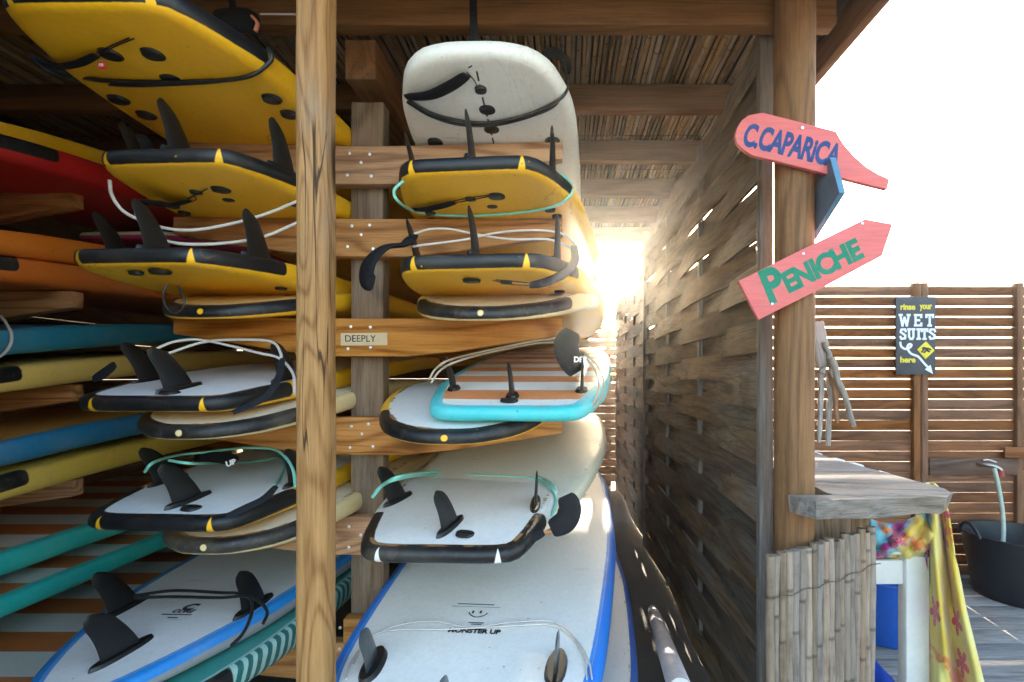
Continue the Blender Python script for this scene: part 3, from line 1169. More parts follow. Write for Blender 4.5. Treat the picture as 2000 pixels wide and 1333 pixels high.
Bd['L3'] = board('yellow board with black tail on the third left arm, cord loop hanging below', -1.055, 1.27, z6[2] + 0.076, 2.1, 0.60, 0.07,
                 ymat(9), yaw=3, rt=0.012, rn=0.05, fins=[(0, 0.085, 0, 0), (-0.205, 0.19, -7, 5), (0.205, 0.19, 7, -5)], plugs=[(-0.04, 0.06, 0), (0.03, 0.055, 1), (0.2, 0.3, 0)])
Bd['L6'] = board('cream board, black-edged nose towards us, on the fourth left arm', -0.965, 1.30, z6[3], 2.1, 0.60, 0.058,
                 board_mat('cream_foam_d', (0.74, 0.66, 0.48), (0.80, 0.62, 0.30), None, worn=0.8, patch='nose', grime=0.35), yaw=2, near='nose', nose='long', rn=0.10, rt=0.02)
Bd['L5'] = board('white-bottomed yellow board with black tail on the fourth left arm, three fins up', -1.055, 1.31, z6[3] + 0.062, 2.1, 0.60, 0.062,
                 board_mat('white_yellow_e', (0.80, 0.80, 0.80), YEL, None, worn=0.9, grime=0.10), yaw=3, pitch=5.0, tail='wide', rt=0.025, rn=0.05, fins=[(0, 0.115, 0, -8), (-0.205, 0.26, -7, -4), (0.215, 0.27, 7, -5)], hullplugs=[(0.02, 0.06)])
Bd['L8'] = board('cream board, black-edged nose towards us, on the fifth left arm', -0.93, 1.33, z6[4] - 0.01, 2.1, 0.58, 0.066,
                 board_mat('cream_foam_f', (0.74, 0.66, 0.48), (0.78, 0.60, 0.30), None, worn=0.9, patch='nose', grime=0.4), yaw=1, near='nose', nose='long', rn=0.055, rt=0.02)
Bd['L7'] = board('white-bottomed yellow board on the fifth left arm with mint leash over its fins', -1.035, 1.31, z6[4] + 0.058, 2.0, 0.59, 0.062,
                 board_mat('white_yellow_g', (0.80, 0.80, 0.80), YEL, None, worn=0.5, grime=0.10), yaw=3, pitch=1.5, tail='wide', rt=0.03, rn=0.05, fins=[(0, 0.12, 0, -10), (-0.205, 0.29, -7, -6), (0.215, 0.29, 7, -4)], hullplugs=[(0.05, 0.07)])
Bd['L9'] = board('white board with bright blue rail lying lowest on the left, two large black fins', -1.14, 1.10, z6[5] + 0.012, 2.2, 0.62, 0.062,
                 board_mat('white_blue_core', (0.82, 0.81, 0.80), (0.30, 0.30, 0.32), (0.015, 0.24, 0.66), rail_w=0.046, patch=None, edge=(0.08, 0.32, 0.75), worn=0.2), yaw=2, pitch=1.0, tail='pin', rt=0.02, rn=0.05,
                 fins=[(0.015, 0.22, 0, -10), (-0.18, 0.44, -6, -4), (0.205, 0.46, 6, -6)], fin=FIN_BIG, fbase=fin_base_mesh(0.165, 0.020, 0.009))
# ---- boards on the far-left rack, showing their right rails
SG = 'surfboards stacked on the far left rack'


def sboard(key, label, Xr, zc, mat, W=0.60, L=2.6, T=0.075, pitch=5, yaw=0, Yt=1.15, near='tail', rn=0.08, rt=0.06, tail='wide', **k):
    Bd[key] = board(label, Xr - W / 2, Yt, CZ + zc, L, W, T, mat, yaw=yaw, pitch=pitch, near=near, rn=rn, rt=rt, tail=tail, Yarm=1.74, group=SG, **k)


DYEL = (0.78, 0.48, 0.05)
sboard('S1', 'yellow board uppermost on the far left rack, above the red board', -1.60, 0.70, board_mat('far_yellow_a', YEL, YEL, None, patch=None, grime=0.35, edge=YEL), pitch=6)
sboard('S2', 'red board with a black rail patch on the far left rack', -1.50, 0.62, board_mat('far_red', (0.50, 0.012, 0.012), (0.52, 0.01, 0.01), None, patch='tail', plen=0.60, grime=0.12, edge=(0.45, 0.012, 0.012), worn=0), pitch=2, W=0.62)
sboard('S3', 'glossy orange board on top of the black-patched orange board at far left', -1.62, 0.375, board_mat('far_orange_a', (0.80, 0.22, 0.02), (0.78, 0.20, 0.015), None, patch=None, grime=0.2, edge=(0.8, 0.24, 0.03), worn=0), pitch=3)
sboard('S4', 'dull orange board with black rail patch under the glossy orange one', -1.63, 0.29, board_mat('far_orange_b', (0.70, 0.17, 0.02), (0.70, 0.16, 0.015), None, patch='tail', plen=0.60, grime=0.3, edge=(0.6, 0.15, 0.02), worn=0), pitch=1)
sboard('S6', 'dark teal board with an orange tip on the far left rack', -1.62, 0.085, board_mat('far_teal', (0.03, 0.20, 0.26), (0.015, 0.20, 0.30), None, patch=None, grime=0.25, edge=(0.04, 0.22, 0.28), worn=0), pitch=5)
sboard('S7', 'pale yellow board with black rail patch just below the teal board', -1.62, -0.03, board_mat('far_yellow_b', (0.74, 0.50, 0.12), (0.76, 0.50, 0.12), None, patch='tail', plen=0.60, grime=0.4, edge=(0.7, 0.5, 0.15), worn=0), pitch=4)
sboard('S9', 'blue-railed board with an ochre bottom on the far left rack', -1.62, -0.255, board_mat('far_blue', (0.62, 0.33, 0.07), (0.012, 0.20, 0.40), (0.012, 0.20, 0.40), patch=None, grime=0.3, edge=(0.03, 0.25, 0.42), worn=0), pitch=2.5)
sboard('S10', 'mustard yellow board with black rail patch lowest on the left rack arms', -1.60, -0.352, board_mat('far_yellow_c', (0.70, 0.45, 0.06), (0.72, 0.48, 0.07), None, patch='tail', plen=0.60, grime=0.4, edge=(0.7, 0.45, 0.08), worn=0), pitch=2.0)
STR = dict(patch=None, stripes=((0.74, 0.70, 0.62), (0.60, 0.17, 0.04), 0.23, 0.48), edge=(0.05, 0.5, 0.48), worn=0.3)
TQ = (0.02, 0.46, 0.42)
sboard('S11', 'uppermost striped board with turquoise rail in the pile at lower left', -1.64, -0.60, board_mat('striped_b', WHT, TQ, TQ, **STR), pitch=0.8, rn=0.02, rt=0.01, Yt=0.9, W=0.66, T=0.07)
sboard('S12', 'second striped board with turquoise rail in the pile at lower left', -1.58, -0.70, board_mat('striped_c', WHT, TQ, TQ, **STR), pitch=0.6, rn=0.02, rt=0.01, Yt=0.9, W=0.66, T=0.06)
sboard('S13', 'bottom striped board at lower left, beside the blue-railed white board', -1.24, -0.86, board_mat('striped_d', WHT, TQ, TQ, **STR), pitch=0.5, rn=0.0, rt=0.0, Yt=0.9, W=0.72, T=0.07)

sboard('S5', 'small pale green and magenta board end showing between the far left boards', -1.50, 0.455, board_mat('far_green', (0.62, 0.75, 0.50), (0.45, 0.05, 0.16), (0.62, 0.75, 0.50), patch=None, grime=0.2, edge=(0.7, 0.75, 0.6), worn=0, rail_w=0.04), pitch=1.5, yaw=3, W=0.46, L=1.6, T=0.05, Yt=1.95, near='tail', nose='point', rn=0.03)
Bd['L10'] = board('black-ended board with green wavy stripes under the blue-railed white board', -1.10, 1.16, CZ - 0.858, 2.0, 0.60, 0.080,
                  board_mat('green_wave', (0.05, 0.30, 0.26), (0.02, 0.05, 0.06), None, patch=None, worn=0, edge=(0.30, 0.5, 0.45), wave=((0.02, 0.16, 0.15), (0.40, 0.62, 0.55)), tip=(0.34, (0.006, 0.007, 0.008))), yaw=2, near='nose', nose='long', rn=0.015, rt=0.0)

# ------------------------------------------------------------------ leashes, straps
M_MINT = plain('mint_cord', (0.22, 0.62, 0.50), 0.3, grime=0.15)
M_CLEAR = plain('clear_cord', (0.66, 0.60, 0.54), 0.2, grime=0.2)
M_TAN = plain('tan_cord', (0.42, 0.33, 0.22), 0.3, grime=0.2)
M_RED = plain('red_tag', (0.60, 0.02, 0.03), 0.6)
M_WHITEINK = plain('white_print', (0.75, 0.75, 0.75), 0.6, grime=0.1)


def path(B, pts, off=0.006, dY=None):
    """photo pixels on board B's skin; a third value forces that depth"""
    out = []
    lastY = dY or 1.4
    for q in pts:
        p = None
        if len(q) == 3:
            p = at(*q)
        else:
            if B is not None:
                p = hit(B, q[0], q[1], off)
            if p is None:
                p = at(q[0], q[1], lastY)
        lastY = p.y
        out.append(p)
    return out


def leash(label, cords, cuffs=(), cordmat=M_BLACK, r=0.0035, cords2=()):
    t = thing('surf_leash', label, 'leash', (0, 0, 0), group='surf leashes')
    for pts in cords:
        mesh_obj('cord', tube_mesh(pts, r, 7, 7), cordmat, t)
    for pts in cords2:
        mesh_obj('thin_cord', tube_mesh(pts, 0.0017, 6, 6), M_BLACK, t)
    for pts, w, up in cuffs:
        mesh_obj('cuff', tube_mesh(pts, w, 12, 7, 0.24, up=up, radf=lambda q: 0.62 + 0.38 * math.sin(math.pi * min(1, max(0, q))) ** 0.5), M_NEOP, t)
    return t


# white longboard, top right
b1 = Bd['R1']
l = leash('black leash slung beneath the white longboard at top right', [
    path(b1, [(1098, 120, 1.62), (1108, 160, 1.52), (1096, 186), (1060, 208), (1010, 226), (950, 236), (890, 230), (840, 216), (800, 192)], 0.008),
    path(b1, [(1100, 170, 1.5), (1085, 200), (1040, 222), (970, 240), (900, 240), (840, 222), (798, 196)], 0.007)],
    [(path(b1, [(798, 184), (840, 178), (880, 160), (912, 138)], 0.014), 0.022, (0, 0, 1)),
     ([at(1062, 108, 1.58), at(1085, 104, 1.60), at(1104, 118, 1.62), at(1106, 142, 1.6)], 0.02, (0.3, -1, 0))], r=0.0048,
    cords2=[path(b1, [(912, 138), (925, 152), (932, 165)], 0.006), path(b1, [(915, 128), (922, 124)], 0.008)])
# yellow, second right arm
b2 = Bd['R2']
leash('mint green leash round the yellow board on the second right arm', [
    path(b2, [(790, 350), (770, 372), (778, 394), (815, 410), (880, 417), (960, 416), (1040, 408), (1090, 396), (1112, 378), (1116, 360, 1.62), (1100, 345, 1.66), (1060, 330, 1.62)], 0.007)],
    [(path(b2, [(800, 402), (830, 402), (860, 396), (888, 388)], 0.012), 0.017, (0, 0, 1))], M_MINT, 0.0042,
    cords2=[path(b2, [(886, 390), (920, 383), (958, 378)], 0.005), path(b2, [(886, 394), (925, 387), (968, 378)], 0.005)])
# yellow, third right arm
b3 = Bd['R3']
leash('clear leash crossing over the fins of the third-arm right yellow board', [
    [at(805, 482, 1.46), at(850, 476, 1.5), at(910, 468, 1.54), at(970, 455, 1.55), at(1040, 450, 1.55), at(1092, 455, 1.55), at(1118, 472, 1.5), at(1130, 488, 1.45)],
    [at(806, 458, 1.5), at(840, 448, 1.52), at(880, 448, 1.54), at(930, 458, 1.56), at(1000, 468, 1.55), at(1070, 468, 1.55), at(1110, 482, 1.5), at(1128, 494, 1.45)]],
    [([at(805, 462, 1.47), at(790, 478, 1.42), at(752, 484, 1.38), at(722, 512, 1.34), at(716, 545, 1.33), at(730, 553, 1.33)], 0.031, (-0.3, -1, 0.4)),
     ([at(1121, 480, 1.36), at(1122, 512, 1.35), at(1100, 536, 1.34), at(1064, 552, 1.34), at(1034, 558, 1.35)], 0.012, (0.2, -1, 0.2))], M_CLEAR, 0.0036,
    cords2=[[at(1040, 558, 1.35), at(1000, 556, 1.36), at(962, 548, 1.37)], [at(1036, 554, 1.35), at(1005, 550, 1.36), at(968, 547, 1.37)]])
# striped board
b5 = Bd['R5']
t = leash('tan leash with a black ankle cuff on the striped turquoise board', [
    path(b5, [(838, 742), (850, 722), (875, 705), (930, 690, 1.62), (1000, 675, 1.62), (1060, 664, 1.6), (1100, 662, 1.52)], 0.006),
    path(b5, [(842, 748), (862, 722), (900, 704), (960, 688, 1.62), (1040, 672, 1.62), (1100, 668, 1.52)], 0.006),
    path(b5, [(1140, 690, 1.5), (1165, 712, 1.5), (1178, 742, 1.46), (1176, 772, 1.42), (1160, 798, 1.38)], 0.006),
    path(b5, [(1140, 696, 1.49), (1158, 716, 1.48), (1169, 744, 1.44), (1166, 774, 1.4), (1150, 800, 1.36)], 0.006)],
    [([at(1118, 648, 1.46), at(1106, 672, 1.44), at(1112, 700, 1.43), at(1128, 728, 1.43)], 0.036, (0, -1, 0.1))], M_TAN, 0.0032)
tx = mesh_obj('lettering', text_mesh('DER', 0.021, 0.0006), M_WHITEINK, t, at(1134, 703, 1.412), (R(90), 0, R(12)))
# white board with bumper, fifth right arm
b7 = Bd['R7']
t = leash('mint leash with thick black cuff across the white three-fin board', [
    path(b7, [(727, 972), (745, 950), (785, 934), (850, 930), (930, 932), (1000, 935), (1048, 940), (1072, 955), (1082, 980), (1074, 1008)], 0.006),
    path(b7, [(730, 968), (750, 946), (790, 929), (860, 925), (940, 927), (1010, 930), (1056, 937), (1082, 955), (1090, 982), (1084, 1002)], 0.007)],
    [([at(1104, 968, 1.42), at(1113, 992, 1.41), at(1104, 1018, 1.40), at(1076, 1034, 1.40)], 0.033, (-0.2, -1, 0.2)),
     ([at(1062, 1040, 1.36), at(1020, 1060, 1.33), at(985, 1078, 1.31)], 0.014, (0, -1, 0.5))], M_MINT, 0.0046)
# smiley board
b9 = Bd['R9']
leash('thin clear leash trailing across the smiley-face board', [
    path(b9, [(676, 1330), (690, 1290), (730, 1245), (790, 1222), (850, 1217), (920, 1229), (990, 1220), (1060, 1216), (1095, 1224), (1130, 1258), (1150, 1296), (1156, 1330)], 0.005),
    path(b9, [(690, 1300), (720, 1250), (770, 1234), (860, 1233), (930, 1230), (1000, 1226), (1070, 1224), (1110, 1242), (1140, 1284), (1146, 1330)], 0.005)], (), M_CLEAR, 0.0022)
# top left yellow
c1 = Bd['L1']
t = leash('black leash beneath the big yellow board at top left', [
    path(c1, [(66, 116), (100, 142), (150, 156), (240, 160), (340, 158), (430, 152), (490, 142), (522, 122), (530, 106), (524, 96, 1.3)], 0.008),
    path(c1, [(62, 110), (110, 138), (180, 150), (260, 155), (340, 156), (420, 153)], 0.007)],
    [(path(c1, [(70, 112), (110, 122), (150, 116), (190, 98)], 0.012), 0.014, (0, 0, 1))], r=0.0055,
    cords2=[path(c1, [(190, 98), (220, 84), (252, 70)], 0.006), path(c1, [(196, 102), (226, 86), (262, 71)], 0.006)])
q = path(c1, [(201, 106)], 0.028)[0]
box('tag', 0.018, 0.003, 0.016, M_RED, q, t, 0.0008)
mesh_obj('lettering', text_mesh('RB', 0.009, 0.0003), M_WHITEINK, t, q + Vector((0, -0.0024, 0)), (R(90), 0, 0))
# second left
c2 = Bd['L2']
leash('clear leash drooping below the yellow board on the second left arm', [
    [at(214, 352, 1.34), at(220, 385, 1.36), at(248, 418, 1.38), at(310, 443, 1.40), at(370, 450, 1.42), at(440, 440, 1.44), at(520, 418, 1.46), at(600, 385, 1.5)],
    [at(264, 398, 1.40), at(270, 430, 1.41), at(300, 460, 1.42), at(350, 476, 1.43), at(430, 476, 1.45), at(510, 464, 1.47), at(570, 440, 1.5), at(620, 415, 1.5)]],
    [(path(c2, [(270, 396), (300, 396), (335, 392), (368, 384)], 0.014), 0.022, (0, 0, 1)),
     ([at(262, 268, 1.45), at(280, 274, 1.46), at(292, 294, 1.47), at(318, 300, 1.46)], 0.016, (0, -1, 0.3))], M_CLEAR, 0.0046,
    cords2=[path(c2, [(366, 386), (385, 376), (405, 366)], 0.005), path(c2, [(366, 394), (384, 386), (378, 378), (398, 370)], 0.005)])
# third left: cord loop
c3 = Bd['L3']
lp_ = [at(326, 556, 1.30), at(319, 575, 1.29), at(322, 596, 1.28), at(338, 612, 1.28), at(356, 603, 1.28), at(360, 586, 1.28), at(348, 558, 1.30)]
tag(mesh_obj('cord_loop', tube_mesh(lp_, 0.0022, 6, 6), M_BLACK), 'knotted black cord loop hanging below the third-arm left yellow board', 'cord')
# fourth left
c5 = Bd['L5']
leash('clear leash and black strap on the white-bottomed board, fourth left arm', [
    [at(300, 684, 1.42), at(340, 668, 1.46), at(390, 664, 1.5), at(450, 676, 1.5), at(505, 690, 1.46), at(545, 700, 1.42), at(572, 730, 1.36), at(576, 770, 1.3)],
    [at(330, 690, 1.46), at(400, 668, 1.5), at(470, 664, 1.5), at(530, 668, 1.46), at(548, 690, 1.4), at(548, 712, 1.36)]],
    [([at(552, 700, 1.34), at(545, 735, 1.30), at(522, 772, 1.27), at(484, 794, 1.25), at(455, 806, 1.24)], 0.010, (0.2, -1, 0.3)),
     ([at(182, 742, 1.42), at(205, 728, 1.42), at(225, 712, 1.42)], 0.016, (0, -1, 0.3))], M_CLEAR, 0.0040)
# fifth left
c7 = Bd['L7']
t = leash('mint leash with black cuff over the fins of the fifth-arm left board', [
    path(c7, [(283, 922), (300, 904), (345, 890, 1.6), (400, 884, 1.66), (470, 876, 1.66), (530, 877, 1.6), (556, 892, 1.5), (572, 918, 1.42), (577, 950, 1.36)], 0.006),
    path(c7, [(330, 900), (380, 906), (440, 908), (500, 905), (540, 898), (556, 912), (545, 940), (536, 952)], 0.006)],
    [([at(392, 894, 1.60), at(415, 892, 1.60), at(440, 896, 1.58), at(460, 902, 1.56)], 0.024, (0, -0.6, 1)),
     ([at(540, 950, 1.33), at(515, 975, 1.29), at(480, 992, 1.26), at(440, 1010, 1.24)], 0.010, (0.2, -1, 0.3))], M_MINT, 0.0042)
mesh_obj('lettering', text_mesh('UP', 0.022, 0.0012), M_WHITEINK, t, at(451, 905, 1.53), (R(70), R(-20), R(20)))
# bottom left
c9 = Bd['L9']
leash('black leash stretched between the fins of the blue-railed white board', [
    [at(262, 1164, 1.50), at(340, 1154, 1.52), at(430, 1158, 1.5), at(470, 1160, 1.47), at(505, 1174, 1.44), at(522, 1196, 1.40), at(514, 1218, 1.36)],
    [at(262, 1168, 1.48), at(340, 1166, 1.5), at(430, 1168, 1.48), at(485, 1166, 1.44), at(492, 1195, 1.36), at(476, 1235, 1.30), at(452, 1262, 1.26)]], (), M_BLACK, 0.0045)
s6 = Bd['S6']
leash('pale leash hooped round the teal board at the left edge', [
    [at(2, 618, 1.58), at(12, 632, 1.55), at(22, 652, 1.52), at(20, 674, 1.5), at(4, 694, 1.5), at(-20, 704, 1.5)]], (), M_CLEAR, 0.0042)
# hanging straps and the hook above the boards
tag(mesh_obj('hanging_strap', tube_mesh([at(926, -60, 1.50), at(924, 0, 1.49), at(925, 40, 1.45), at(925, 84, 1.36)], 0.011, 8, 6, 0.2, up=(0, -1, 0)), M_NEOP),
    'narrow black strap hanging from the front beam to the white longboard', 'strap', 'black hanging straps')
t = thing('hanging_strap', 'black webbing strap with orange-lined cuff beside the top left board', 'strap', (0, 0, 0), group='black hanging straps')
mesh_obj('webbing', tube_mesh([at(440, -60, 1.50), at(452, 0, 1.50), at(460, 32, 1.5)], 0.010, 8, 6, 0.25, up=(0, -1, 0)), M_NEOP, t)
mesh_obj('cuff', tube_mesh([at(426, 44, 1.5), at(455, 40, 1.49), at(485, 42, 1.5), at(500, 50, 1.52)], 0.036, 14, 6, 0.55, up=(0, -1, 0)), M_NEOP, t)
mesh_obj('lining', tube_mesh([at(493, 33, 1.468), at(503, 46, 1.466), at(499, 62, 1.468)], 0.008, 8, 6, 0.5), plain('orange_lining', (0.75, 0.25, 0.13), 0.7), t)
tag(mesh_obj('wire_bracket', tube_mesh([at(508, 28, 1.52), at(540, 28, 1.52), at(583, 29, 1.52), at(586, 34, 1.52), at(585, 70, 1.52), at(583, 102, 1.52)], 0.0026, 6, 3), plain('white_wire', (0.62, 0.58, 0.52), 0.4)),
    'bent pale metal wire bracket under the front beam beside the square post', 'bracket')

# ------------------------------------------------------------------ masking-tape label
t = thing('tape_label', 'beige masking tape label hand-lettered on the third rack arm', 'label', at(711, 663, 1.6475))
box('tape', 0.150, 0.0012, 0.040, plain('masking_tape', (0.66, 0.50, 0.30), 0.7, grime=0.2), (0, 0, 0), t, 0.0003, rot=(0, R(-0.5), 0))
mesh_obj('lettering', text_mesh('DEEPLY', 0.030, 0.0002, jitter=0.0012), M_BLACK, t, (-0.012, -0.0012, 0.001), (R(90), 0, R(0)))

# ------------------------------------------------------------------ prints on the boards
M_INK = plain('black_print', (0.015, 0.015, 0.018), 0.5, grime=0.1)


def print_on(B, me, u, v, dz=0.0012, rotz=0.0, name='lettering'):
    w = hit(B, u, v, dz)
    l = B.M.inverted() @ w
    y = l.y + B.a
    sl = math.atan2(B.mid(y + 0.03) + B.th(y + 0.03) / 2 - B.mid(y - 0.03) - B.th(y - 0.03) / 2, 0.06)
    return mesh_obj(name, me, M_INK, B.root, l, (sl, 0, rotz))


me = text_mesh('MONSTER UP', 0.026, 0.0011)
for vtx in me.vertices:
    vtx.co.x *= 0.95
print_on(b9, me, 926, 1234)
smile = [(-0.028, 0.014, 0), (-0.022, 0.003, 0), (-0.010, -0.006, 0), (0.0, -0.0085, 0), (0.010, -0.006, 0), (0.022, 0.003, 0), (0.028, 0.014, 0)]
print_on(b9, tube_mesh(smile, 0.0018, 6, 6, 0.35), 932, 1203, name='smile')
for du in (-8, 7):
    print_on(b9, fin_base_mesh(0.016, 0.0042, 0.0006), 932 + du, 1196, 0.0004, name='eye')
for k, (w_, vv) in enumerate(((0.115, 1181), (0.15, 1186), (0.045, 1217), (0.03, 1220))):
    print_on(b9, box_mesh(w_, 0.0035 if k != 1 else 0.0008, 0.0006, 0.0), 930, vv, 0.0006, name='small_print')
print_on(c9, text_mesh('C', 0.050, 0.0022, shear=0.2), 369, 1187)
print_on(c9, text_mesh('CORE', 0.024, 0.0008, shear=0.2), 357, 1195)
for k, (uu, vv, w_) in enumerate(((345, 1201, 0.09), (337, 1207, 0.03))):
    print_on(c9, box_mesh(w_, 0.005, 0.0006, 0.0), uu, vv, 0.0006, name='small_print')
lp2 = box_mesh(0.05, 0.012, 0.0006, 0.0)

# ------------------------------------------------------------------ painted signs on the round post
M_PINK = painted('pink_paint', (0.70, 0.155, 0.145), 0.5)
M_PINKD = M_PINK
M_BLUEP = painted('blue_paint', (0.018, 0.05, 0.19), 0.25)
M_GREENP = painted('green_paint', (0.008, 0.20, 0.115), 0.25)


def fit_text(body, w, h, offset, shear=0.0, jitter=0.0, spacing=1.0):
    me = text_mesh(body, 0.1, offset, 0.0002, shear, spacing)
    xs = [v.co.x for v in me.vertices]
    ys = [v.co.y for v in me.vertices]
    cx, cy = (max(xs) + min(xs)) / 2, (max(ys) + min(ys)) / 2
    for v in me.vertices:
        v.co.x = (v.co.x - cx) * w / (max(xs) - min(xs))
        v.co.y = (v.co.y - cy) * h / (max(ys) - min(ys))
        if jitter:
            q = mnoise.noise_vector(Vector((v.co.x * 45, v.co.y * 45, 3)))
            v.co.x += q.x * jitter
            v.co.y += q.y * jitter
    return me


def sign_prism(pts, Y, thick, cen):
    c = at(cen[0], cen[1], Y)
    return prism_mesh([(at(u, v, Y).x - c.x, at(u, v, Y).z - c.z) for u, v in pts], thick, 0.0015), c


SY = 1.490
me, c = sign_prism([(1436, 266), (1440, 250), (1449, 235), (1463, 225), (1490, 220), (1560, 238), (1633, 257), (1647, 281), (1668, 305), (1692, 326), (1715, 340), (1735, 349), (1737, 354), (1733, 370), (1664, 353), (1585, 332), (1498, 310), (1470, 304), (1450, 291), (1440, 280)], SY, 0.016, (1551, 290))
t = thing('arrow_sign', 'pink sign with a bottle-shaped pointed end lettered in blue, upper on post', 'sign', c, group='painted beach signs')
mesh_obj('board', me, M_PINK, t)
mesh_obj('lettering', fit_text('C.CAPARiCA', 0.285, 0.072, 0.004, 0.12, 0.0015, 0.95), M_BLUEP, t, at(1547, 284, SY) - c + Vector((0, -0.0004, 0)), (R(90), R(13.5), 0))
mesh_obj('screw', disc_mesh(0.005, 0.002, 10), M_STEEL, t, at(1567, 250, SY) - c + Vector((0, -0.0022, 0)))
me, c = sign_prism([(1443, 549), (1560, 491), (1690, 428), (1744, 438), (1723, 500), (1600, 566), (1482, 625)], SY, 0.016, (1590, 525))
t = thing('arrow_sign', 'pink arrow sign with green lettering, lower on the round post', 'sign', c, group='painted beach signs')
mesh_obj('board', me, M_PINK, t)
mesh_obj('lettering', fit_text('P', 0.060, 0.105, 0.004, 0.0, 0.0015), M_GREENP, t, at(1511, 556, SY) - c + Vector((0, -0.0004, 0)), (R(90), R(-22), 0))
mesh_obj('lettering', fit_text('ENICHE', 0.245, 0.066, 0.005, 0.0, 0.0015, 0.95), M_GREENP, t, at(1606, 519, SY) - c + Vector((0, -0.0004, 0)), (R(90), R(-25.5), 0))
for u, v in ((1569, 496), (1684, 437), (1508, 594)):
    mesh_obj('screw', disc_mesh(0.004, 0.002, 10), M_STEEL, t, at(u, v, SY) - c + Vector((0, -0.0022, 0)))
# edge-on sign on the post's side: outline in (y, z)
yz = [(1.80, 0.60), (1.475, 0.632), (1.425, 0.512), (1.59, 0.428), (1.80, 0.40)]
bm = bmesh.new()
lo = [bm.verts.new((0, y - 1.57, z - 0.52)) for y, z in yz]
hi = [bm.verts.new((0.018, y - 1.57, z - 0.52)) for y, z in yz]
bm.faces.new(lo)
bm.faces.new(list(reversed(hi)))
for i in range(5):
    j = (i + 1) % 5
    bm.faces.new((lo[j], lo[i], hi[i], hi[j]))
bmesh.ops.recalc_face_normals(bm, faces=bm.faces)
bmesh.ops.bevel(bm, geom=list(bm.edges), offset=0.001, segments=1, affect='EDGES')
me = bpy.data.meshes.new('side_sign')
bm.to_mesh(me)
bm.free()
me.materials.append(plain('shaded_face', (0.12, 0.15, 0.19), 0.5, grime=0.3))  # the blue face's shade is put into its grey colour
me.materials.append(plain('light_blue_edge', (0.11, 0.26, 0.40), 0.5, grime=0.2))
for p_ in me.polygons:
    p_.material_index = 0 if abs(p_.normal.x) > 0.8 else 1
tag(mesh_obj('arrow_sign', me, None, None, (0.7685, 1.57, CZ + 0.52)), 'blue sign with shade-greyed face and light blue edge seen nearly edge-on between the two pink signs', 'sign', 'painted beach signs')

# ------------------------------------------------------------------ driftwood mobile
t = thing('driftwood_mobile', 'hanging mobile of grey driftwood sticks beside the round post', 'ornament', at(1600, 600, 1.66))
o0 = t.location.copy()


def stick(name, a, b2, Y, r, mat=W_DRIFT, seed=1):
    random.seed(seed)
    A, B_ = at(a[0], a[1], Y), at(b2[0], b2[1], Y + random.uniform(-0.01, 0.01))
    L = (B_ - A).length
    pts = []
    for i in range(7):
        k = i / 6
        pts.append(Vector((random.uniform(-1, 1) * 0.003, random.uniform(-1, 1) * 0.003, L * (0.5 - k))))
    ob = mesh_obj(name, tube_mesh(pts, r, 9, 4, radf=lambda q: 1.0 - 0.3 * q + 0.08 * math.sin(q * 17)), mat, t, (A + B_) / 2 - o0)
    ob.rotation_euler = (A - B_).to_track_quat('Z', 'Y').to_euler()
    return ob


stick('stick', (1606, 712), (1600, 864), 1.66, 0.0105, seed=2)
stick('stick', (1621, 730), (1618, 871), 1.68, 0.0110, seed=3)
stick('stick', (1625, 728), (1637, 826), 1.65, 0.0100, W_RPOST, seed=4)
stick('stick', (1622, 700), (1669, 834), 1.63, 0.0110, seed=5)
stick('stick', (1612, 668), (1628, 738), 1.64, 0.010, seed=8)
bk = box_mesh(0.052, 0.026, 0.150, 0.008, 3, jitter=0.016, cuts=8, axis=2)
mesh_obj('bark_piece', bk, W_DRIFT, t, at(1601, 673, 1.645) - o0, (0, R(-14), 0.2))
for (a, b2) in (((1588, 588), (1601, 640)), ((1602, 700), (1606, 714)), ((1610, 700), (1622, 732)), ((1590, 722), (1612, 732))):
    p, q = at(a[0], a[1], 1.645) - o0, at(b2[0], b2[1], 1.645) - o0
    mesh_obj('wire', tube_mesh([p, (p + q) / 2 + Vector((0.006, 0, -0.004)), q], 0.0012, 5, 5), M_WIRE, t)

# ------------------------------------------------------------------ bar counter
ZT = CZ - 0.345
bar = thing('bar_counter', 'weathered live-edge plank bar top beside the round post', 'counter', (0.95, 2.0, 0))
poly = [(0.655, 1.495), (0.672, 1.455), (0.698, 1.418), (0.80, 1.437), (0.92, 1.452), (1.02, 1.465), (1.10, 1.475), (1.155, 1.515), (1.185, 1.59), (1.165, 1.80), (1.14, 2.1), (1.13, 2.7), (0.79, 2.7), (0.79, 1.70), (0.788, 1.497), (0.72, 1.499)]
bm = bmesh.new()
top = [bm.verts.new((x - 0.95, y - 2.0, ZT)) for x, y in poly]
low = []
for k, (x, y) in enumerate(poly):
    ins = 0.020 if 2 <= k <= 10 else 0.004
    cx, cy = 0.95, 1.9
    d = math.hypot(cx - x, cy - y)
    low.append(bm.verts.new((x + (cx - x) / d * ins - 0.95, y + (cy - y) / d * ins * 0.6 - 2.0, ZT - 0.052 - (0.006 if k in (3, 4, 8) else 0))))
bm.faces.new(top)
bm.faces.new(list(reversed(low)))
n = len(poly)
for i in range(n):
    j = (i + 1) % n
    bm.faces.new((top[j], top[i], low[i], low[j]))
bmesh.ops.recalc_face_normals(bm, faces=bm.faces)
bmesh.ops.triangulate(bm, faces=bm.faces)
bmesh.ops.subdivide_edges(bm, edges=[e for e in bm.edges if e.calc_length() > 0.05], cuts=3)
for v in bm.verts:
    q = mnoise.noise_vector(v.co * 14.0)
    v.co += q * 0.0055
    v.co.z += mnoise.noise(v.co * 34.0) * 0.0022
me = bpy.data.meshes.new('slab')
bm.to_mesh(me)
bm.free()
smooth(me, 28)
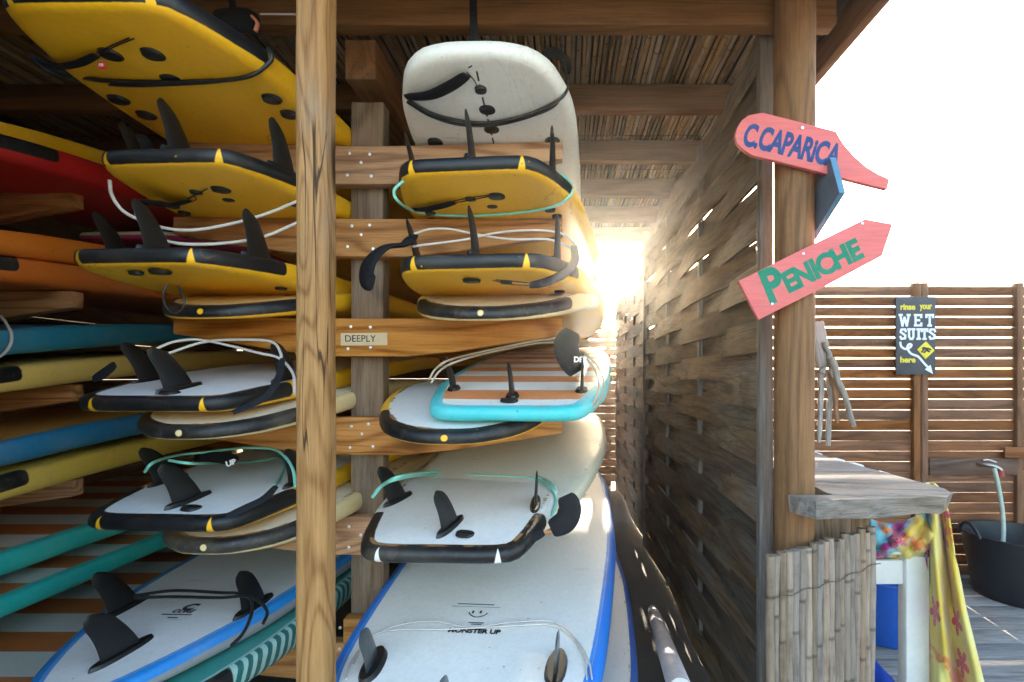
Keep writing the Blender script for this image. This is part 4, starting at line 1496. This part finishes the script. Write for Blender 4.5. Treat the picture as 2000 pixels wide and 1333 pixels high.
mesh_obj('slab', me, W_SLAB, bar)
M_WHITEP = plain('white_paint', (0.78, 0.76, 0.72), 0.5, grime=0.18, scale=8)
for k, y in enumerate((1.99, 2.18, 2.31, 2.50)):
    box('support_slat', 0.13, 0.075, 0.030, M_WHITEP, (1.195 + random.uniform(-0.008, 0.008) - 0.95, y - 2.0, ZT - 0.040), bar, 0.012, seg=3)
for (x, y) in ((0.85, 2.6), (1.08, 2.6)):
    box('leg', 0.07, 0.07, ZT - 0.095, W_UPR, (x - 0.95, y - 2.0, (ZT - 0.095) / 2), bar, 0.004)
# cane cladding below the counter
cl = thing('cane_screen', 'row of upright grey split canes below the bar top', 'screen', (0.77, 1.5, 0))
random.seed(21)
A, B_ = Vector((0.562, 1.395)), Vector((0.985, 1.615))
d = 0.0
Lc = (B_ - A).length
k = 0
while d < Lc:
    r = random.uniform(0.0108, 0.0140)
    p = A.lerp(B_, d / Lc)
    h = CZ - 0.492 + 0.018 * (d / Lc) + random.uniform(-0.008, 0.010)
    pts = [(random.uniform(-1, 1) * 0.0022, random.uniform(-1, 1) * 0.0022, h * i / 9) for i in range(10)]
    mesh_obj('cane', tube_mesh(pts, r, 12, 3, radf=lambda q, s=random.random(): 1.0 + 0.05 * (math.sin(q * 21 + s * 9) > 0.96)), M_CANE, cl, (p.x - 0.77, p.y - 1.5, 0))
    d += r * 2.03
    k += 1
wz = CZ - 0.60
wp = []
for i in range(34):
    p = A.lerp(B_, i / 33)
    nrm = Vector((0.46, -0.89))
    off = 0.0145 + 0.002 * (i % 2)
    wp.append((p.x + nrm.x * off - 0.77, p.y + nrm.y * off - 1.5, wz + 0.004 * math.sin(i * 0.9) + (0.02 if i > 18 else 0) * (i - 18) / 15))
mesh_obj('binding_wire', tube_mesh(wp, 0.0014, 5, 2), M_WIRE, cl)
for i in range(3):
    box('backing_plank', 0.10, 0.016, 0.90, W_UPR, (0.83 + i * 0.09 - 0.77, 1.66 + i * 0.045 - 1.5, 0.45), cl, 0.002, rot=(0, 0, R(27)))

# ------------------------------------------------------------------ white chair with the towel, tubs, tap
ch = thing('white_chair', 'white painted wooden bar chair under the patterned towel', 'chair', (1.12, 2.0, 0))
zs = CZ - 0.655
for (x, y, h) in ((1.266, 1.85, zs + 0.012), (0.985, 1.86, zs), (0.985, 2.2, zs), (1.275, 2.2, zs)):
    box('leg', 0.084, 0.050, h, M_WHITEP, (x - 1.12, y - 2.0, h / 2), ch, 0.005)
box('apron', 0.205, 0.024, 0.086, M_WHITEP, (1.126 - 1.12, 1.858 - 2.0, zs - 0.052), ch, 0.004)
box('apron', 0.024, 0.29, 0.086, M_WHITEP, (1.285 - 1.12, 2.026 - 2.0, zs - 0.052), ch, 0.004)
box('seat', 0.40, 0.40, 0.022, M_WHITEP, (1.125 - 1.12, 2.04 - 2.0, zs + 0.024), ch, 0.006)
box('back_rail', 0.030, 0.12, 0.05, M_WHITEP, (1.325 - 1.12, 1.885 - 2.0, 0.92), ch, 0.006)
box('back_post', 0.030, 0.04, 0.40, M_WHITEP, (1.325 - 1.12, 1.885 - 2.0, 0.71), ch, 0.004)


def towel_mat():
    m, b = newmat('beach_towel')
    u, v, _ = sep(uvmap('cloth'))
    w = vscale(uvmap('cloth'), (1, 1, 1))
    nz = noise(w, 14, 4, 0.6)
    n2 = noise(w, 4.0, 2, 0.5)
    c = mixc(n2.step(0.40, 0.62), (0.70, 0.47, 0.055), (0.72, 0.62, 0.20))
    blue = ((u * 2.2 + v * 1.1 + nz * 0.5) * 3.4).sin().step(0.55, 0.68)
    c = mixc(blue, c, (0.10, 0.42, 0.52))
    org = ((u * 1.2 - v * 2.1 + nz * 0.6) * 5.0).sin().step(0.95, 0.985)
    c = mixc(org, c, (0.70, 0.22, 0.05))
    prp = ((u * 2.2 + v * 1.1 + nz * 0.5) * 3.4 - 0.5).sin().step(0.95, 0.985)
    c = mixc(prp, c, (0.30, 0.02, 0.16))
    # five-petalled flowers
    vn = X.nt.nodes.new('ShaderNodeTexVoronoi')
    vn.voronoi_dimensions = '2D'
    vn.inputs['Scale'].default_value = 4.6
    vn.inputs['Randomness'].default_value = 0.75
    X.nt.links.new(w.s, vn.inputs['Vector'])
    sb = X.nt.nodes.new('ShaderNodeVectorMath')
    sb.operation = 'SUBTRACT'
    X.nt.links.new(w.s, sb.inputs[0])
    X.nt.links.new(vn.outputs['Position'], sb.inputs[1])
    dx, dy, _ = sep(X(sb.outputs[0]))
    ang = X.m('ARCTAN2', dy, dx)
    rad = (dx * dx + dy * dy).pow(0.5)
    pet = (ang * 2.5).sin().abs() * 0.040 + 0.015
    fl = (rad - pet).step(0.003, -0.002)
    vein = ((rad * 420.0).sin() * 0.5 + 0.5) * 0.5 + 0.5
    c = mixc(fl, c, mixc(vein, (0.62, 0.30, 0.20), (0.55, 0.012, 0.11)))
    setin(b, 'Base Color', c)
    setin(b, 'Roughness', 0.95)
    setin(b, 'Specular IOR Level', 0.15)
    setin(b, 'Sheen Weight', 0.3)
    setin(b, 'Normal', bump(noise(w, 260, 3, 0.7), 0.5, 0.004))
    return m


def cloth(name, fn, nu, nv, mat, parent, us=1.0, vs=1.0, thick=0.006):
    V, Fc, UV = [], [], []
    for j in range(nv + 1):
        for i in range(nu + 1):
            V.append(tuple(fn(i / nu, j / nv)))
            UV.append((i / nu * us, j / nv * vs))
    for j in range(nv):
        for i in range(nu):
            a = j * (nu + 1) + i
            Fc.append((a, a + 1, a + nu + 2, a + nu + 1))
    me = bpy.data.meshes.new(name)
    me.from_pydata(V, [], Fc)
    ul = me.uv_layers.new(name='cloth')
    for p in me.polygons:
        p.use_smooth = True
        for li, vi in zip(p.loop_indices, p.vertices):
            ul.data[li].uv = UV[vi]
    o = mesh_obj(name, me, mat, parent)
    s = o.modifiers.new('thickness', 'SOLIDIFY')
    s.thickness = thick
    s.offset = 0
    return o


def lerp(a, b, t):
    return a + (b - a) * t


def curve(tab, t):
    for (t0, v0), (t1, v1) in zip(tab, tab[1:]):
        if t <= t1:
            return lerp(v0, v1, (t - t0) / (t1 - t0))
    return tab[-1][1]


tw = thing('beach_towel', 'yellow towel with pink flowers draped over the white chair', 'towel', (0, 0, 0))
M_TOWEL = towel_mat()
Lu = [(0, 1790), (0.08, 1796), (0.18, 1804), (0.35, 1808), (0.6, 1812), (1, 1818)]
Ru = [(0, 1812), (0.08, 1838), (0.18, 1852), (0.35, 1864), (0.6, 1886), (1, 1930)]
Vv = [(0, 946), (0.04, 944), (0.1, 965), (0.2, 1010), (1, 1370)]


def hang(a, b):
    u = lerp(curve(Lu, b), curve(Ru, b), a)
    v = curve(Vv, b)
    fold = math.sin(a * 10.5 + b * 2.2) * 0.045 * min(1, b * 3 + 0.15) + math.sin(a * 23 - b * 5) * 0.011 * min(1, b * 3)
    Y = 1.80 + fold - 0.10 * a * b + (0.12 if b < 0.03 else 0.0) * (1 - b / 0.03)
    return at(u, v, Y)


cloth('hanging_part', hang, 46, 80, M_TOWEL, tw, 0.42, 0.80)


def bunch(a, b):
    u = lerp(1700, 1826, a)
    topv = 1014 + 10 * math.sin(a * 5)
    v = lerp(topv, 1092 - 4 * math.sin(a * 7), b)
    Y = 1.86 - 0.075 * math.sin(math.pi * min(1, b * 1.05)) + 0.022 * math.sin((a * 1.3 + b) * 10) + 0.010 * math.sin(a * 23 - b * 9)
    return at(u, v, Y)


cloth('bunched_part', bunch, 50, 30, M_TOWEL, tw, 0.34, 0.22)


def tub(name, label, loc, r0, r1, h, mat, handles=True):
    t = thing(name, label, 'tub', loc, group='flexible tubs on the deck')
    n = 40
    prof = [(r0 * 0.2, 0.004), (r0 * 0.96, 0.0), (r0, 0.012), (lerp(r0, r1, 0.5), h * 0.5), (r1, h * 0.97), (r1 + 0.012, h * 0.975), (r1 + 0.012, h), (r1 - 0.006, h), (lerp(r0, r1, 0.5) - 0.008, h * 0.5), (r0 - 0.008, 0.02), (r0 * 0.2, 0.018)]
    vs, fs = [], []
    for (r, z) in prof:
        for k in range(n):
            th = 2 * math.pi * k / n
            vs.append((r * math.cos(th), r * math.sin(th), z))
    m = len(prof)
    for i in range(m - 1):
        for k in range(n):
            fs.append((i * n + k, i * n + (k + 1) % n, (i + 1) * n + (k + 1) % n, (i + 1) * n + k))
    me = bpy.data.meshes.new('tub')
    me.from_pydata(vs, [], fs)
    smooth(me, 45)
    mesh_obj('body', me, mat, t)
    if handles:
        for a in (R(178), R(-2)):
            c, s_ = math.cos(a), math.sin(a)
            R1 = r1 + 0.008
            pts = []
            for k in range(9):
                q = k / 8
                w = (q - 0.5) * 0.17
                pts.append((c * R1 - s_ * w + c * 0.012 * math.sin(math.pi * q), s_ * R1 + c * w, h - 0.012 + 0.075 * math.sin(math.pi * q) ** 0.7))
            mesh_obj('handle', tube_mesh(pts, 0.010, 8, 3), mat, t)
    return t


tub('rubber_tub', 'large black rubber tub under the tap by the fence', (2.80, 3.15, 0.001), 0.225, 0.285, 0.385, plain('tub_black', (0.012, 0.014, 0.018), 0.45, grime=0.3))
tub('rubber_tub', 'blue plastic tub on the deck behind the white chair', (1.69, 2.72, 0.001), 0.20, 0.245, 0.33, plain('tub_blue', (0.012, 0.09, 0.42), 0.4, grime=0.2))

cb = thing('folded_cloth', 'blue and teal cloths heaped on the deck under the white chair', 'cloth', (1.15, 1.95, 0))


def heap(cx, cy, r, h, seed):
    def f(a, b):
        th = a * 2 * math.pi
        rr = r * b
        z = h * (1 - b ** 2) + 0.025 * mnoise.noise(Vector((math.cos(th) * b * 3 + seed, math.sin(th) * b * 3, seed))) * 2
        return (cx + rr * math.cos(th), cy + rr * math.sin(th), max(0.004, z))
    return f


cloth('blue_cloth', heap(0.03, 0.12, 0.20, 0.26, 3.1), 40, 16, plain('blue_fabric', (0.012, 0.05, 0.30), 0.9, 0.1), cb)
cloth('teal_cloth', heap(0.0, -0.08, 0.17, 0.20, 8.7), 40, 16, plain('teal_fabric', (0.02, 0.20, 0.22), 0.9, 0.1, scale=40, grime=0.7), cb)

tap = thing('garden_tap', 'brass garden tap with a pale green hose on the fence', 'tap', (2.83, 3.46, CZ - 0.60))
M_BRASS = plain('tap_metal', (0.42, 0.38, 0.33), 0.3, metal=0.9)
mesh_obj('spout', tube_mesh([(-0.02, 0.03, 0.01), (-0.02, -0.03, 0.012), (0.02, -0.07, 0.008), (0.05, -0.085, -0.012), (0.052, -0.086, -0.03)], 0.014, 10, 5), M_BRASS, tap)
mesh_obj('handle', tube_mesh([(-0.03, -0.045, 0.042), (0.0, -0.05, 0.046), (0.05, -0.055, 0.030)], 0.006, 8, 4), plain('tap_handle', (0.60, 0.58, 0.56), 0.35, metal=0.7), tap)
mesh_obj('connector', tube_mesh([(0.052, -0.086, -0.018), (0.054, -0.088, -0.058)], 0.019, 10, 2), plain('hose_connector', (0.35, 0.03, 0.02), 0.5), tap)
hp = [at(1942, 915, 3.37), at(1950, 950, 3.33), at(1958, 1000, 3.29), at(1960, 1040, 3.25), at(1958, 1074, 3.22)]
mesh_obj('hose', tube_mesh([p - tap.location for p in hp], 0.013, 10, 6), plain('hose_green', (0.36, 0.42, 0.34), 0.35), tap)

# ------------------------------------------------------------------ rinse sign on the fence
SG_Y = FY - 0.058
c = at(1789, 656, SG_Y)
ws = thing('rinse_sign', 'slate grey notice asking to rinse wet suits, with white arrow and yellow diamond', 'sign', c)
M_SLATE = plain('slate_paint', (0.045, 0.052, 0.068), 0.6, grime=0.3)
k = SG_Y / F
box('board', 77 * k, 0.016, 152 * k, M_SLATE, (0, 0.008, 0), ws, 0.002)
M_YINK = plain('yellow_ink', (0.70, 0.58, 0.03), 0.6, grime=0.15)
M_WINK = plain('white_ink', (0.70, 0.74, 0.80), 0.6, grime=0.12)


def ws_text(body, u, v, w, h, mat, off, sp=1.0):
    o = mesh_obj('lettering', fit_text(body, w * k, h * k, off, spacing=sp), mat, ws, at(u, v, SG_Y) - c + Vector((0, -0.0014, 0)), (R(90), 0, 0))
    return o


ws_text('rinse', 1773, 600, 29, 12, M_YINK, 0.004)
ws_text('your', 1808, 602, 24, 13, M_YINK, 0.004)


def slab_letter(ch, u, v, w, h):
    """blocky serif letter built from bars (in photo pixels)"""
    s = 4.2
    bars = {'W': [((0, 0), (0.25, 1)), ((0.25, 1), (0.5, 0.25)), ((0.5, 0.25), (0.75, 1)), ((0.75, 1), (1, 0)), ((-0.12, 0.03), (0.2, 0.03)), ((0.8, 0.03), (1.12, 0.03))],
            'E': [((0.15, 0), (0.15, 1)), ((0, 0.04), (1, 0.04)), ((0.15, 0.5), (0.75, 0.5)), ((0, 0.96), (1, 0.96)), ((1, 0), (1, 0.25)), ((1, 0.75), (1, 1))],
            'T': [((0.5, 0), (0.5, 1)), ((0, 0.04), (1, 0.04)), ((0, 0), (0, 0.25)), ((1, 0), (1, 0.25)), ((0.25, 0.97), (0.75, 0.97))],
            'S': [((1, 0.25), (0.85, 0.04)), ((0.85, 0.04), (0.2, 0.06)), ((0.2, 0.06), (0.08, 0.3)), ((0.08, 0.3), (0.9, 0.62)), ((0.9, 0.62), (0.85, 0.92)), ((0.85, 0.92), (0.2, 0.96)), ((0.2, 0.96), (0.02, 0.75))],
            'U': [((0.12, 0), (0.12, 0.75)), ((0.12, 0.75), (0.35, 0.97)), ((0.35, 0.97), (0.7, 0.97)), ((0.7, 0.97), (0.88, 0.75)), ((0.88, 0.75), (0.88, 0)), ((-0.1, 0.03), (0.35, 0.03)), ((0.65, 0.03), (1.1, 0.03))],
            'I': [((0.5, 0), (0.5, 1)), ((0.1, 0.04), (0.9, 0.04)), ((0.1, 0.96), (0.9, 0.96))]}[ch]
    bm = bmesh.new()
    for i, ((x0, y0), (x1, y1)) in enumerate(bars):
        p, q = Vector((x0 * w, -y0 * h)), Vector((x1 * w, -y1 * h))
        d_ = (q - p).normalized()
        nn = Vector((-d_.y, d_.x)) * s * 0.5
        p -= d_ * s * 0.3
        q += d_ * s * 0.3
        vs = []
        for yy in (0.0, -0.0008 - 0.00015 * i):
            for pt in (p + nn, q + nn, q - nn, p - nn):
                vs.append(bm.verts.new((pt.x * k, yy, pt.y * k)))
        bm.faces.new(vs[4:8])
        for a in range(4):
            bm.faces.new((vs[a], vs[(a + 1) % 4], vs[4 + (a + 1) % 4], vs[4 + a]))
    bmesh.ops.recalc_face_normals(bm, faces=bm.faces)
    me = bpy.data.meshes.new('letter')
    bm.to_mesh(me)
    bm.free()
    mesh_obj('lettering', me, M_WINK, ws, at(u, v, SG_Y) - c + Vector((0, -0.0008, 0)))


for ch_, u in (('W', 1758), ('E', 1786), ('T', 1809)):
    slab_letter(ch_, u, 615, 17 if ch_ == 'W' else 13, 22)
for ch_, u in (('S', 1758), ('U', 1774), ('I', 1790), ('T', 1800), ('S', 1815)):
    slab_letter(ch_, u, 643, 8 if ch_ == 'I' else 11, 20)
ws_text('here', 1773, 703, 30, 12, M_YINK, 0.004)
ar = [(1758, 668), (1760, 677), (1768, 682), (1777, 679), (1780, 674), (1775, 673), (1772, 680), (1779, 691), (1793, 697), (1803, 708), (1813, 719)]
mesh_obj('arrow', tube_mesh([at(u, v, SG_Y) - c + Vector((0, -0.001, 0)) for u, v in ar], 0.0075, 8, 6, 0.12, up=(0, -1, 0)), M_WINK, ws)
tri = [at(u, v, SG_Y) - c for u, v in ((1806, 722), (1817, 713), (1822, 731))]
mesh_obj('arrow_head', prism_mesh([(p.x, p.z) for p in tri], 0.0016), M_WINK, ws, (0, -0.0022, 0))
dia = [at(u, v, SG_Y) - c for u, v in ((1808, 667), (1825, 685), (1807, 702), (1791, 683))]
mesh_obj('diamond', prism_mesh([(p.x, p.z) for p in dia], 0.003, 0.0006), M_YINK, ws, (0, -0.0032, 0))
gl = [[(1799, 689), (1804, 683), (1811, 681), (1818, 684)], [(1800, 681), (1806, 680), (1813, 687)], [(1803, 690), (1809, 685), (1815, 688)]]
for g in gl:
    mesh_obj('figure', tube_mesh([at(u, v, SG_Y) - c + Vector((0, -0.0036, 0)) for u, v in g], 0.006, 6, 4, 0.12, up=(0, -1, 0)), M_INK, ws)

# ------------------------------------------------------------------ pale pole against the woven wall
pl = [Vector((0.478, 2.75, 0.10)), at(1330, 1352, 1.25)]
tag(mesh_obj('foam_pole', tube_mesh([pl[0], (pl[0] + pl[1]) / 2, pl[1]], 0.031, 16, 8, radf=lambda q: (0.72 + 0.28 * min(1, q * 7))), plain('pale_foam', (0.60, 0.55, 0.54), 0.6, grime=0.3)),
    'pale rounded foam pole slanting along the foot of the woven wall', 'pole')

# ------------------------------------------------------------------ scattering air added for the glare round the sun
hz_ = box_mesh(16.0, 14.0, 5.2, 0.0)
ho = mesh_obj('glare_haze', hz_, None, None, (0.0, 5.0, 1.4))
ho['kind'] = 'stuff'
hm_ = bpy.data.materials.new('glare_haze_air')
hm_.use_nodes = True
hm_.node_tree.nodes.clear()
pv = hm_.node_tree.nodes.new('ShaderNodeVolumePrincipled')
pv.inputs['Color'].default_value = (1.0, 0.96, 0.88, 1)
pv.inputs['Density'].default_value = 0.0030
pv.inputs['Anisotropy'].default_value = 0.86
mo = hm_.node_tree.nodes.new('ShaderNodeOutputMaterial')
hm_.node_tree.links.new(pv.outputs[0], mo.inputs['Volume'])
hz_.materials.append(hm_)
